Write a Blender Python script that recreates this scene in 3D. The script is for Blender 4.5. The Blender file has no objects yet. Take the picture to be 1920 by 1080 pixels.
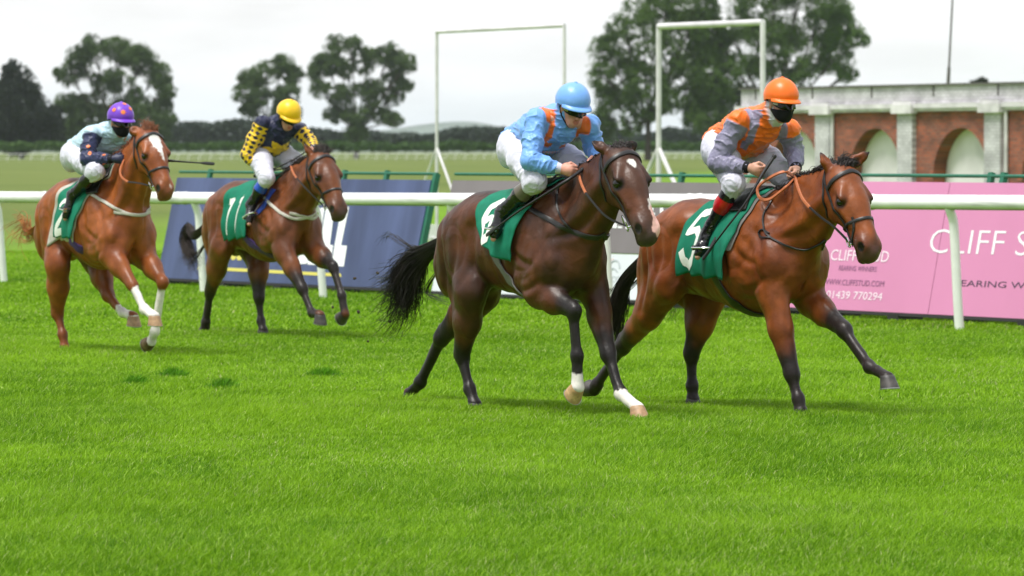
import bpy, bmesh, math, random
import numpy as np
from mathutils import Vector, Matrix
from mathutils.bvhtree import BVHTree
from math import sin, cos, pi, radians

# ------------------------------------------------------------------ camera, sky, sun, exposure
S = bpy.context.scene
F = 9400.0            # focal length in photograph pixels (1920 wide)
CH = 1.8              # camera height
PITCH = math.atan((540 - 283) / F)
cd = bpy.data.cameras.new('camera'); cam = bpy.data.objects.new('camera', cd)
S.collection.objects.link(cam); S.camera = cam
cam.location = (0, 0, CH); cam.rotation_euler = (pi / 2 - PITCH, 0, 0)
cd.sensor_width = 36; cd.lens = F / 1920 * 36
cd.clip_start = 1; cd.clip_end = 60000
cd.dof.use_dof = True; cd.dof.focus_distance = 30.5; cd.dof.aperture_fstop = 6.6

SUN_EL, SUN_AZ = radians(66), radians(228)      # azimuth measured clockwise from +Y
W = bpy.data.worlds.new('World'); S.world = W; W.use_nodes = True
nt = W.node_tree; nt.nodes.clear()
def nd(t, tp, **kw):
    n = t.nodes.new(tp)
    for k, v in kw.items(): setattr(n, k, v)
    return n
out = nd(nt, 'ShaderNodeOutputWorld'); bg = nd(nt, 'ShaderNodeBackground')
sky = nd(nt, 'ShaderNodeTexSky'); sky.sky_type = 'NISHITA'; sky.sun_disc = False
sky.sun_elevation = SUN_EL; sky.sun_rotation = SUN_AZ; sky.dust_density = 3
tc = nd(nt, 'ShaderNodeTexCoord'); sep = nd(nt, 'ShaderNodeSeparateXYZ')
nt.links.new(tc.outputs['Generated'], sep.inputs[0])
rmp = nd(nt, 'ShaderNodeValToRGB')               # overcast: brighter towards the zenith
nt.links.new(sep.outputs['Z'], rmp.inputs[0])
e = rmp.color_ramp.elements
e[0].position = 0.0; e[0].color = (.78, .84, .90, 1)
e[1].position = 1.0; e[1].color = (1.05, 1.09, 1.16, 1)
for p, c in ((.007, (.84, .88, .92, 1)), (.016, (.90, .905, .92, 1)), (.03, (.93, .93, .935, 1)), (.2, (.72, .73, .76, 1))):
    q = e.new(p); q.color = c
mp = nd(nt, 'ShaderNodeMapping'); mp.inputs['Scale'].default_value = (22, 22, 90)
nz = nd(nt, 'ShaderNodeTexNoise'); nz.inputs['Scale'].default_value = 1.0; nz.inputs['Detail'].default_value = 5
nt.links.new(tc.outputs['Generated'], mp.inputs[0]); nt.links.new(mp.outputs[0], nz.inputs['Vector'])
mr = nd(nt, 'ShaderNodeMapRange'); mr.inputs['From Min'].default_value = .3; mr.inputs['From Max'].default_value = .7
mr.inputs['To Min'].default_value = 8.8; mr.inputs['To Max'].default_value = 10.6
nt.links.new(nz.outputs['Fac'], mr.inputs['Value'])
mul = nd(nt, 'ShaderNodeMix', data_type='RGBA', blend_type='MULTIPLY'); mul.inputs['Factor'].default_value = 1
nt.links.new(rmp.outputs[0], mul.inputs['A']); nt.links.new(mr.outputs[0], mul.inputs['B'])
mx = nd(nt, 'ShaderNodeMix', data_type='RGBA'); mx.inputs['Factor'].default_value = .93   # cloud cover over the blue sky
nt.links.new(sky.outputs[0], mx.inputs['A']); nt.links.new(mul.outputs['Result'], mx.inputs['B'])
nt.links.new(mx.outputs['Result'], bg.inputs[0]); bg.inputs[1].default_value = .10
nt.links.new(bg.outputs[0], out.inputs[0])
sd = bpy.data.lights.new('sun', 'SUN'); sun = bpy.data.objects.new('sun', sd); S.collection.objects.link(sun)
sd.energy = 3.5; sd.angle = radians(16); sd.color = (1, .96, .90)
sdir = Vector((sin(SUN_AZ) * cos(SUN_EL), cos(SUN_AZ) * cos(SUN_EL), sin(SUN_EL)))
sun.rotation_euler = sdir.to_track_quat('Z', 'Y').to_euler()
S.view_settings.view_transform = 'Standard'; S.view_settings.look = 'None'
S.view_settings.exposure = 0.32; S.view_settings.gamma = 1
S.cycles.use_denoising = True; S.cycles.denoising_prefilter = 'ACCURATE'
S.cycles.volume_bounces = 2; S.cycles.max_bounces = 6; S.cycles.transparent_max_bounces = 8
rng = np.random.default_rng(7); random.seed(7)

# ------------------------------------------------------------------ helpers
def V3(*a): return np.array(a, float)
def ray(u, v):
    d = V3((u - 960) / F, 1.0, -(v - 540) / F); c, s = cos(PITCH), sin(PITCH)
    return V3(d[0], d[1] * c + d[2] * s, -d[1] * s + d[2] * c)
def ground(u, v, z=0.0):
    r = ray(u, v); return V3(0, 0, CH) + r * ((z - CH) / r[2])
def at(u, v, D):
    r = ray(u, v); return V3(0, 0, CH) + r * (D / r[1])
def unit(v): v = np.asarray(v, float); return v / (np.linalg.norm(v) + 1e-12)
def lerp(a, b, t): return a + (b - a) * t

def link(o, parent=None):
    S.collection.objects.link(o)
    if parent is not None: o.parent = parent
    return o
def tag(o, label=None, cat=None, group=None, kind=None):
    if label: o['label'] = label
    if cat: o['category'] = cat
    if group: o['group'] = group
    if kind: o['kind'] = kind
    return o
def empty(name, loc, rz=0.0, **k):
    o = bpy.data.objects.new(name, None); o.location = loc; o.rotation_euler = (0, 0, rz); o.empty_display_size = .1
    link(o); return tag(o, **k)
def mesh(name, v, f, mat, parent=None, smooth=True, col=None, loc=None):
    me = bpy.data.meshes.new(name)
    v = np.asarray(v, np.float32)
    if isinstance(f, np.ndarray):
        n, k = f.shape
        me.vertices.add(len(v)); me.vertices.foreach_set('co', v.ravel())
        me.loops.add(n * k); me.loops.foreach_set('vertex_index', f.ravel().astype(np.int32))
        me.polygons.add(n); me.polygons.foreach_set('loop_start', np.arange(0, n * k, k, dtype=np.int32))
        me.update(calc_edges=True); me.validate()
    else:
        me.from_pydata([tuple(map(float, p)) for p in v], [], f); me.update()
    if col is not None:
        a = me.color_attributes.new('Col', 'FLOAT_COLOR', 'POINT')
        c = np.ones((len(v), 4), np.float32); c[:, :3] = col; a.data.foreach_set('color', c.ravel())
    if smooth: me.polygons.foreach_set('use_smooth', np.ones(len(me.polygons), bool))
    for m in (mat if isinstance(mat, (list, tuple)) else [mat]): me.materials.append(m)
    o = bpy.data.objects.new(name, me); link(o, parent)
    if loc is not None: o.location = loc
    return o
class MB:
    """collects shapes into one mesh"""
    def __init__(s): s.v = []; s.f = []; s.m = []
    def add(s, v, f, m=0):
        n = len(s.v); s.v += [tuple(map(float, p)) for p in v]
        s.f += [tuple(i + n for i in q) for q in f]; s.m += [m] * len(f); return s
    def box(s, c, ax, ay, az, hx, hy, hz, m=0):
        c, ax, ay, az = map(np.asarray, (c, ax, ay, az)); p = []
        for i in (-1, 1):
            for j in (-1, 1):
                for k in (-1, 1): p.append(c + ax * hx * i + ay * hy * j + az * hz * k)
        return s.add(p, [(0, 1, 3, 2), (4, 6, 7, 5), (0, 4, 5, 1), (2, 3, 7, 6), (0, 2, 6, 4), (1, 5, 7, 3)], m)
    def tube(s, pts, r, n=8, m=0, cap=True, up=None):
        pts = [np.asarray(p, float) for p in pts]; N = len(pts)
        rr = r if hasattr(r, '__len__') else [r] * N
        vs = []; ref = None
        for i, p in enumerate(pts):
            t = unit(pts[min(i + 1, N - 1)] - pts[max(i - 1, 0)])
            if ref is None:
                ref = V3(0, 0, 1) if abs(t[2]) < .9 else V3(1, 0, 0)
            a = unit(np.cross(ref, t)); b = np.cross(t, a); ref = b
            for k in range(n):
                w = 2 * pi * k / n; vs.append(p + (a * cos(w) + b * sin(w)) * rr[i])
        fs = []
        for i in range(N - 1):
            for k in range(n):
                a = i * n + k; b = i * n + (k + 1) % n; fs.append((a, b, b + n, a + n))
        if cap: fs.append(tuple(range(n))[::-1]); fs.append(tuple(range((N - 1) * n, N * n)))
        return s.add(vs, fs, m)
    def strap(s, pts, nrm, w, th, m=0, closed=False):
        """flat band laid along pts with surface normals nrm"""
        pts = [np.asarray(p, float) for p in pts]; N = len(pts); vs = []
        ww = w if hasattr(w, '__len__') else [w] * N
        for i in range(N):
            if closed: t = unit(pts[(i + 1) % N] - pts[(i - 1) % N])
            else: t = unit(pts[min(i + 1, N - 1)] - pts[max(i - 1, 0)])
            n = unit(nrm[i]); b = unit(np.cross(n, t)); n = unit(np.cross(t, b)); h = ww[i] / 2
            for (x, y) in ((-h, -th), (-h, th * .6), (-h * .8, th), (h * .8, th), (h, th * .6), (h, -th)): vs.append(pts[i] + b * x + n * y)
        fs = []
        for i in range(N if closed else N - 1):
            j = (i + 1) % N
            for k in range(6): l = (k + 1) % 6; fs.append((i * 6 + k, i * 6 + l, j * 6 + l, j * 6 + k))
        if not closed: fs += [tuple(range(6))[::-1], tuple(range((N - 1) * 6, N * 6))]
        return s.add(vs, fs, m)
    def lathe(s, c, ax, prof, n=16, m=0):
        """prof: (distance along ax, radius)"""
        ax = unit(ax); a = unit(np.cross(ax, V3(.3, .5, .8) if abs(ax[2]) < .99 else V3(1, 0, 0))); b = np.cross(ax, a); vs = []
        for (h, r) in prof:
            for k in range(n): w = 2 * pi * k / n; vs.append(np.asarray(c) + ax * h + (a * cos(w) + b * sin(w)) * r)
        fs = []
        for i in range(len(prof) - 1):
            for k in range(n): p = i * n + k; q = i * n + (k + 1) % n; fs.append((p, q, q + n, p + n))
        fs += [tuple(range(n))[::-1], tuple(range((len(prof) - 1) * n, len(prof) * n))]
        return s.add(vs, fs, m)
    def build(s, name, mat, parent=None, smooth=False, loc=None):
        o = mesh(name, s.v, s.f, mat, parent, smooth=False, loc=loc)
        if isinstance(mat, (list, tuple)): o.data.polygons.foreach_set('material_index', np.array(s.m, np.int32))
        if smooth: o.data.shade_smooth() if hasattr(o.data, 'shade_smooth') else None; o.data.set_sharp_from_angle(angle=radians(40))
        return o
def spline(pts, n):
    P = [np.asarray(p, float) for p in pts]; P = [2 * P[0] - P[1]] + P + [2 * P[-1] - P[-2]]; o = []
    for i in range(1, len(P) - 2):
        for t in np.linspace(0, 1, n, endpoint=False):
            a, b, c, d = P[i - 1:i + 3]
            o.append(.5 * (2 * b + (c - a) * t + (2 * a - 5 * b + 4 * c - d) * t * t + (3 * b - a - 3 * c + d) * t ** 3))
    o.append(P[-2]); return o
_perm = rng.permutation(4096)
_val = rng.random(4096)
def vnoise(p):
    """value noise 0..1 at points p (n,3)"""
    p = np.asarray(p, float); i = np.floor(p).astype(np.int64); f = p - i; f = f * f * (3 - 2 * f); r = 0
    for dx in (0, 1):
        for dy in (0, 1):
            for dz in (0, 1):
                h = _val[(_perm[(_perm[(i[:, 0] + dx) & 4095] + i[:, 1] + dy) & 4095] + i[:, 2] + dz) & 4095]
                r = r + h * (f[:, 0] if dx else 1 - f[:, 0]) * (f[:, 1] if dy else 1 - f[:, 1]) * (f[:, 2] if dz else 1 - f[:, 2])
    return r
def fbm(p, o=3):
    r = 0; a = .5; t = 0
    for k in range(o): r = r + a * vnoise(np.asarray(p) * 2 ** k + 17.3 * k); t += a; a *= .5
    return r / t

# ------------------------------------------------------------------ materials
def mat(name, col=(.5, .5, .5), rough=.6, spec=.5, attr=False, nscale=0, namt=.15, bump=0, bscale=60, metal=0, coat=0, sheen=0, trans=0, stretch=None):
    m = bpy.data.materials.new(name); m.use_nodes = True; t = m.node_tree; b = t.nodes['Principled BSDF']
    b.inputs['Roughness'].default_value = rough; b.inputs['Specular IOR Level'].default_value = spec
    b.inputs['Metallic'].default_value = metal; b.inputs['Coat Weight'].default_value = coat; b.inputs['Coat Roughness'].default_value = .25
    b.inputs['Sheen Weight'].default_value = sheen; b.inputs['Sheen Roughness'].default_value = .4
    src = None
    if attr: a = nd(t, 'ShaderNodeVertexColor', layer_name='Col'); src = a.outputs[0]
    else: b.inputs['Base Color'].default_value = (*col, 1)
    tcn = nd(t, 'ShaderNodeTexCoord'); vec = tcn.outputs['Object']
    if stretch:
        mpn = nd(t, 'ShaderNodeMapping'); mpn.inputs['Scale'].default_value = stretch; t.links.new(vec, mpn.inputs[0]); vec = mpn.outputs[0]
    if nscale:
        n = nd(t, 'ShaderNodeTexNoise'); n.inputs['Scale'].default_value = nscale; n.inputs['Detail'].default_value = 6; t.links.new(vec, n.inputs['Vector'])
        r = nd(t, 'ShaderNodeMapRange'); r.inputs['From Min'].default_value = .3; r.inputs['From Max'].default_value = .7
        r.inputs['To Min'].default_value = 1 - namt; r.inputs['To Max'].default_value = 1 + namt; t.links.new(n.outputs['Fac'], r.inputs['Value'])
        x = nd(t, 'ShaderNodeMix', data_type='RGBA', blend_type='MULTIPLY'); x.inputs['Factor'].default_value = 1
        if src: t.links.new(src, x.inputs['A'])
        else: x.inputs['A'].default_value = (*col, 1)
        t.links.new(r.outputs[0], x.inputs['B']); src = x.outputs['Result']
    if src: t.links.new(src, b.inputs['Base Color'])
    if bump:
        n = nd(t, 'ShaderNodeTexNoise'); n.inputs['Scale'].default_value = bscale; n.inputs['Detail'].default_value = 4; t.links.new(vec, n.inputs['Vector'])
        bp = nd(t, 'ShaderNodeBump'); bp.inputs['Strength'].default_value = bump; bp.inputs['Distance'].default_value = .01
        t.links.new(n.outputs['Fac'], bp.inputs['Height']); t.links.new(bp.outputs[0], b.inputs['Normal'])
    if trans:
        tr = nd(t, 'ShaderNodeBsdfTranslucent'); ms = nd(t, 'ShaderNodeMixShader'); ms.inputs[0].default_value = trans
        if src: t.links.new(src, tr.inputs[0])
        else: tr.inputs[0].default_value = (*col, 1)
        o = t.nodes['Material Output']; t.links.new(b.outputs[0], ms.inputs[1]); t.links.new(tr.outputs[0], ms.inputs[2]); t.links.new(ms.outputs[0], o.inputs[0])
    return m
M = dict(
    coat=mat('horse_coat', attr=True, rough=.43, spec=.28, nscale=11, namt=.22, bump=.22, bscale=55, coat=.05),
    hair=mat('horse_hair', attr=True, rough=.5, spec=.35),
    eye=mat('eye', (.006, .004, .004), rough=.08, spec=.6),
    hoof=mat('hoof', attr=True, rough=.5, nscale=40, namt=.25),
    shoe=mat('horseshoe_metal', (.45, .45, .45), rough=.35, metal=1),
    leather=mat('black_leather', (.012, .011, .011), rough=.42, spec=.5, bump=.1, bscale=150),
    patent=mat('patent_leather', (.008, .008, .009), rough=.16, spec=.6, bump=.15, bscale=22),
    tan=mat('tan_rubber', (.42, .125, .045), rough=.55, nscale=60, namt=.2),
    steel=mat('steel', (.75, .75, .74), rough=.22, metal=1),
    cloth=mat('green_cloth', (.006, .165, .098), rough=.75, spec=.25, nscale=18, namt=.12, bump=.25, bscale=300),
    number=mat('number_white', (.72, .76, .70), rough=.8, nscale=30, namt=.06),
    greypad=mat('grey_pad', (.16, .15, .145), rough=.8, bump=.2, bscale=200),
    skin=mat('skin', attr=True, rough=.5, spec=.35, nscale=55, namt=.08),
    silk=mat('racing_silk', attr=True, rough=.42, spec=.4, bump=.22, bscale=42, sheen=.15),
    breeches=mat('breeches', (.57, .57, .66), rough=.6, spec=.3, bump=.2, bscale=45, nscale=10, namt=.05),
    boot=mat('boot', attr=True, rough=.2, spec=.55, bump=.18, bscale=26),
    helmet=mat('helmet_silk', attr=True, rough=.38, spec=.4, bump=.35, bscale=22, sheen=.1, stretch=(1, 1, .35)),
    lens=mat('goggle_lens', (.006, .006, .006), rough=.12, spec=.35),
    mask=mat('black_fabric', (.010, .010, .012), rough=.8, spec=.2),
    whip=mat('whip', (.013, .013, .014), rough=.45, spec=.4),
)
# ------------------------------------------------------------------ smooth implicit bodies
class SDF:
    def __init__(s): s.P = []
    def cone(s, a, b, ra, rb, k=.04, wa=1., wb=None, side=(0, 1, 0), neg=False, tag=0):
        s.P.append(('c', np.asarray(a, float), np.asarray(b, float), ra, rb, k, wa, wa if wb is None else wb, unit(side), neg, tag)); return s
    def ell(s, c, r, k=.04, ax=(1, 0, 0), side=(0, 1, 0), neg=False, tag=0):
        e1 = unit(ax); e3 = unit(np.asarray(side, float) - e1 * np.dot(side, e1)); e2 = np.cross(e3, e1)
        s.P.append(('e', np.asarray(c, float), np.array([e1, e3, e2]), np.asarray(r, float), 0, k, 1, 1, None, neg, tag)); return s
    def pieces(s):
        for q in s.P:
            if q[0] == 'c':
                m = max(q[3] * max(1, q[6]), q[4] * max(1, q[7])); lo = np.minimum(q[1], q[2]) - m; hi = np.maximum(q[1], q[2]) + m
            else: m = q[3].max(); lo = q[1] - m; hi = q[1] + m
            yield q, lo, hi
    @staticmethod
    def dist(q, X, Y, Z):
        if q[0] == 'c':
            a, b, ra, rb, wa, wb, sd = q[1], q[2], q[3], q[4], q[6], q[7], q[8]
            ba = b - a; L = ba @ ba + 1e-12
            x = X - a[0]; y = Y - a[1]; z = Z - a[2]
            h = np.clip((x * ba[0] + y * ba[1] + z * ba[2]) / L, 0, 1)
            x = x - h * ba[0]; y = y - h * ba[1]; z = z - h * ba[2]
            R = ra + (rb - ra) * h
            if wa == 1 and wb == 1: return np.sqrt(x * x + y * y + z * z) - R
            Wt = wa + (wb - wa) * h; l = x * sd[0] + y * sd[1] + z * sd[2]
            r2 = np.maximum(x * x + y * y + z * z - l * l, 0); l2 = l * l / (Wt * Wt)
            g = np.sqrt(r2 + l2); return (g - R) * g / (np.sqrt(r2 + l2 / (Wt * Wt)) + 1e-9)
        c, ax, r = q[1], q[2], q[3]
        x = X - c[0]; y = Y - c[1]; z = Z - c[2]
        u = [(x * e[0] + y * e[1] + z * e[2]) / r[i] for i, e in enumerate(ax)]
        k0 = np.sqrt(u[0] ** 2 + u[1] ** 2 + u[2] ** 2); k1 = np.sqrt((u[0] / r[0]) ** 2 + (u[1] / r[1]) ** 2 + (u[2] / r[2]) ** 2)
        return k0 * (k0 - 1) / (k1 + 1e-9)
    def mesh(s, h):
        L = list(s.pieces()); lo = np.min([l for q, l, _ in L if not q[9]], 0) - 4 * h; hi = np.max([u for q, _, u in L if not q[9]], 0) + 4 * h
        n = np.ceil((hi - lo) / h).astype(int) + 1; d = np.full(n, 1.0, np.float32)
        ax = [lo[i] + h * np.arange(n[i]) for i in range(3)]
        for q, l, u in L:
            k = q[5]; i0 = np.maximum(np.floor((l - k - 3 * h - lo) / h).astype(int), 0); i1 = np.minimum(np.ceil((u + k + 3 * h - lo) / h).astype(int) + 1, n)
            sl = tuple(slice(a, b) for a, b in zip(i0, i1))
            X = ax[0][sl[0]][:, None, None]; Y = ax[1][sl[1]][None, :, None]; Z = ax[2][sl[2]][None, None, :]
            e = s.dist(q, X, Y, Z); o = d[sl]
            if q[9]: w = np.maximum(k - np.abs(o + e), 0) / k; d[sl] = np.maximum(o, -e) + w * w * k * .25
            else: w = np.maximum(k - np.abs(o - e), 0) / k; d[sl] = np.minimum(o, e) - w * w * k * .25
        return snets(d, lo, h)
    def near(s, V, tagv):
        """distance of points to the pieces carrying a tag"""
        r = np.full(len(V), 9.)
        for q in s.P:
            if q[10] == tagv: r = np.minimum(r, s.dist(q, V[:, 0], V[:, 1], V[:, 2]))
        return r
def snets(d, org, h):
    s = d < 0; n = d.shape; c = np.zeros((n[0] - 1, n[1] - 1, n[2] - 1), np.int8)
    off = np.array([(i, j, k) for i in (0, 1) for j in (0, 1) for k in (0, 1)])
    for i, j, k in off: c += s[i:n[0] - 1 + i, j:n[1] - 1 + j, k:n[2] - 1 + k]
    act = (c > 0) & (c < 8); I = np.argwhere(act)
    vals = np.stack([d[I[:, 0] + i, I[:, 1] + j, I[:, 2] + k] for i, j, k in off], 1)
    acc = np.zeros((len(I), 3)); cnt = np.zeros(len(I))
    for a in range(8):
        for b in range(a + 1, 8):
            if np.abs(off[a] - off[b]).sum() != 1: continue
            va, vb = vals[:, a], vals[:, b]; m = (va < 0) != (vb < 0); t = np.where(m, va / (va - vb + 1e-20), 0)
            acc += (off[a] + t[:, None] * (off[b] - off[a])) * m[:, None]; cnt += m
    Vv = (I + acc / cnt[:, None]) * h + org
    idx = np.full(c.shape, -1, np.int32); idx[act] = np.arange(len(I)); Q = []
    for ax in range(3):
        a1, a2 = [x for x in range(3) if x != ax]
        s0 = np.moveaxis(s, (ax, a1, a2), (0, 1, 2)); id0 = np.moveaxis(idx, (ax, a1, a2), (0, 1, 2))
        e = (s0[:-1] != s0[1:])[:, 1:-1, 1:-1]; J = np.argwhere(e)
        if not len(J): continue
        i, j, k = J[:, 0], J[:, 1] + 1, J[:, 2] + 1
        q = np.stack([id0[i, j - 1, k - 1], id0[i, j, k - 1], id0[i, j, k], id0[i, j - 1, k]], 1)
        fl = s0[i, j, k] if ax != 1 else ~s0[i, j, k]
        q[~fl] = q[~fl][:, ::-1]; Q.append(q)
    return Vv, np.concatenate(Q)
def vnormals(Vv, Fq):
    a = Vv[Fq[:, 2]] - Vv[Fq[:, 0]]; b = Vv[Fq[:, 3]] - Vv[Fq[:, 1]]; fn = np.cross(a, b); N = np.zeros_like(Vv)
    for k in range(4): np.add.at(N, Fq[:, k], fn)
    return N / (np.linalg.norm(N, axis=1, keepdims=True) + 1e-12)
def smooth_mesh(Vv, Fq, it=1, lam=.5):
    for _ in range(it):
        A = np.zeros_like(Vv); c = np.zeros(len(Vv))
        for k in range(4):
            np.add.at(A, Fq[:, k], Vv[Fq[:, (k + 1) % 4]] + Vv[Fq[:, (k - 1) % 4]]); np.add.at(c, Fq[:, k], 2)
        Vv = Vv * (1 - lam) + A / c[:, None] * lam
    return Vv
def sstep(e0, e1, x): t = np.clip((x - e0) / (e1 - e0), 0, 1); return t * t * (3 - 2 * t)
def seg_d(V, a, b):
    a = np.asarray(a); b = np.asarray(b); ba = b - a; h = np.clip(((V - a) @ ba) / (ba @ ba + 1e-12), 0, 1)
    return np.linalg.norm(V - a - h[:, None] * ba, axis=1), h
def mixc(C, w, col): return C * (1 - w[:, None]) + np.asarray(col)[None] * w[:, None]

class Frame:
    """a rider's and horse's own axes: x forward, y to its left, z up"""
    def __init__(s, u, v, lat, deg, dx=0.):
        s.th = radians(deg); s.f = V3(cos(s.th), -sin(s.th), 0); s.l = V3(sin(s.th), cos(s.th), 0)
        s.O = ground(u, v) - s.l * lat; s.O = s.O + s.f * dx; s.O[2] = 0
    def loc(s, P): Q = np.asarray(P) - s.O; return V3(Q @ s.f, Q @ s.l, Q[2])
    def pt(s, u, v, lat):
        r = ray(u, v); c = V3(0, 0, CH); t = (lat - (c - s.O) @ s.l) / (r @ s.l); return s.loc(c + r * t)
    def side(s, u, v, ref):
        """point seen at u, v as far away as ref"""
        w = s.O + s.f * ref[0] + s.l * ref[1] + V3(0, 0, ref[2]); r = ray(u, v); return s.loc(V3(0, 0, CH) + r * (w[1] / r[1]))
    def hit(s, bvh, u, v, off=.006):
        r = ray(u, v); o = s.loc(V3(0, 0, CH)); d = V3(r @ s.f, r @ s.l, r[2]); h = bvh.ray_cast(Vector(o), Vector(unit(d)))
        if h[0] is None: return None, None
        n = np.array(h[1]); n = -n if n @ d > 0 else n
        return np.array(h[0]) + n * off, n
def strands(mb, curves, r0, r1, n=3):
    for c in curves:
        N = len(c); mb.tube(c, [lerp(r0, r1, (i / (N - 1)) ** 1.3) for i in range(N)], n, cap=False)

# ------------------------------------------------------------------ horses
def hoof(parent, toe, al, col, col2, lat_y):
    al = radians(al); d = V3(-sin(al), 0, -cos(al)); t = V3(cos(al), 0, -sin(al)); sd = V3(0, 1, 0)
    hs_ = 1.12; hgt = .080; C = toe - d * hgt - t * .070
    rings = [(-.012, .040, .036, -.004), (0, .049, .045, 0), (.012, .052, .047, .002), (.045, .060, .053, .010), (hgt, .068, .058, .018)]
    v = []; f = []; n = 20; cc = []
    for (h, rt, rl, sh) in rings:
        for k in range(n):
            w = 2 * pi * k / n; rt_, rl_ = rt * hs_, rl * hs_; x = cos(w) * rt_; x = x if x > 0 else x * .78
            v.append(C + d * (h - (.012 * (1 - cos(w)) if h > .02 and h < hgt else 0) * 0) + t * (x + sh) + sd * sin(w) * rl_ * (1 - .12 * (cos(w) < -.5)))
            cc.append(lerp(np.array(col), np.array(col2), min(1, max(0, h / hgt)) if h > .012 else 1.))
    for i in range(len(rings) - 1):
        for k in range(n): a = i * n + k; b = i * n + (k + 1) % n; f.append((a, b, b + n, a + n))
    f.append(tuple(range(n))); m = len(v); v.append(C + d * (hgt - .012) + t * .015); cc.append(np.array(col2) * .5)
    for k in range(n): f.append((len(rings) * n - n + k, len(rings) * n - n + (k + 1) % n, m))
    o = mesh('hoof', v, f, M['hoof'], parent, col=np.array(cc)); o.data.set_sharp_from_angle(angle=radians(50))
    b = MB(); pts = []; B = C + d * (hgt + .003)
    for k in range(17):
        w = lerp(-2.35, 2.35, k / 16); x = cos(w) * .068; x = x if x > 0 else x * .78
        pts.append(B + t * (x + .018) + sd * sin(w) * .058)
    b.strap(pts, [d] * 17, .019, .004); b.build('horseshoe', M['shoe'], o)
    return C, d
LEG_K = .035
def build_horse(sp):
    fr = Frame(*sp['g'], sp.get('deg', 58)); P = fr.pt
    fr.O = fr.O + fr.f * sp['xshift']
    root = empty('horse', fr.O, -fr.th, label=sp['label'], cat='horse', group='racehorses galloping along the turf')
    G = SDF(); S_ = G
    cr = P(*sp['croup'], 0); wi = P(*sp['withers'], 0); xb = P(*sp['butt'], -.2)[0]; xc = P(*sp['chest'], .2)[0]; zb = P(*sp['belly'], -.05)[2]
    zc, xw, zw = cr[2], wi[0], wi[2]
    zmid = (zw + zb) / 2
    # trunk
    rB = (zw - zb) / 2 - .015
    G.cone((xb + .52, 0, zc - .385), (xw - .10, 0, zmid + .0), .285, rB, .10, .88, .74)
    G.cone((xw - .10, 0, zmid), (xc - .25, 0, zmid - .02), rB, .27, .10, .74, .80)
    G.cone((xb + .50, 0, zc - .165), (xw - .03, 0, zw - .15), .16, .15, .08, 1.1, .8)
    G.cone((xb + .50, 0, zc - .165), (xb + .13, 0, zc - .34), .16, .10, .08, 1.0, .8)
    for s in (-1, 1):
        G.ell((xb + .40, s * .115, zc - .255), (.33, .165, .205), .08, ax=(1, 0, .42))
        G.ell((xb + .155, s * .115, zc - .50), (.155, .12, .25), .08, ax=(.97, 0, -.2))
        G.ell((xb + .60, s * .195, zc - .15), (.08, .05, .06), .08)                     # point of hip
    # chest and shoulders
    G.ell((xc - .20, 0, 1.06 + sp.get('dz', 0)), (.185, .215, .27), .08)
    zs = 1.02 + sp.get('dz', 0)
    for s in (-1, 1):
        G.ell((xc - .085, s * .095, zs - .05), (.095, .095, .135), .045)                # breast muscle
        G.cone((xw + .03, s * .115, zw - .16), (xc - .16, s * .175, zs + .03), .15, .13, .05, .42, .62)
        G.ell((xc - .36, s * .185, zs - .06), (.16, .085, .15), .05, ax=(.9, 0, -.4))    # triceps
    G.ell((xc - .055, 0, zs - .06), (.07, .022, .17), .05, neg=True)                     # groove between the breast muscles
    for s in (-1, 1):
        G.cone((xb + .60, s * .34, zc - .28), (xb + .50, s * .335, zc - .60), .05, .06, .07, neg=True)   # flank hollow
        G.cone((xw - .00, s * .305, zw - .22), (xc - .40, s * .325, zs - .02), .030, .035, .06, neg=True)  # behind the shoulder
    # head axes
    E = P(*sp['eye'], -.10); E[1] = 0; Mz = P(*sp['muzzle'], 0); e1 = unit(Mz - E); hs = np.linalg.norm(Mz - E) / .375
    e2 = V3(-e1[2], 0, e1[0]); yy = V3(0, 1, 0); Qp = E - e1 * .225 * hs - e2 * .030 * hs
    H = lambda s, u, l: Qp + (e1 * s + e2 * u + yy * l) * hs
    # neck
    N0 = V3(xw + .20, 0, zw - .40); N2 = H(.115, -.075, 0); N1 = lerp(N0, N2, .52) + V3(-.015, 0, .02)
    G.cone(N0, N1, .288, .192, .10, .56, .55); G.cone(N1, N2, .192, .128 * hs, .07, .55, .66)
    crest_a = V3(xw - .02, 0, zw - .085); crest_b = lerp(wi, H(0, .0, 0), .5) + V3(*sp.get('crest', (.02, 0, -.02)))
    G.cone(crest_a, crest_b, .075, .055, .09, .8); G.cone(crest_b, H(.01, -.03, 0), .055, .065, .07, .8)
    for s in (-1, 1):
        G.cone(H(.13, -.10, s * .055), (xc - .17, s * .11, zs + .13), .045, .07, .07)    # neck muscle
    # head
    G.cone(H(.10, -.005, 0), H(.27, -.005, 0), .106 * hs, .109 * hs, .05, .90, .88)
    G.cone(H(.27, -.005, 0), H(.52, .0, 0), .107 * hs, .067 * hs, .05, .84, .88)
    G.cone(H(.50, .0, 0), H(.575, -.004, 0), .064 * hs, .060 * hs, .04, .92, .95)
    G.cone(H(.22, .055, 0), H(.50, .045, 0), .055 * hs, .036 * hs, .05, 1.05, .9)        # forehead and nasal bone
    G.ell(H(.11, .035, 0), np.array((.10, .098, .068)) * hs, .05, ax=e1)
    G.ell(H(.595, -.018, 0), np.array((.035, .05, .045)) * hs, .03, ax=e1)               # upper lip
    G.cone(H(.48, -.058, 0), H(.575, -.072, 0), .026 * hs, .030 * hs, .018, 1.15)          # chin
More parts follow.
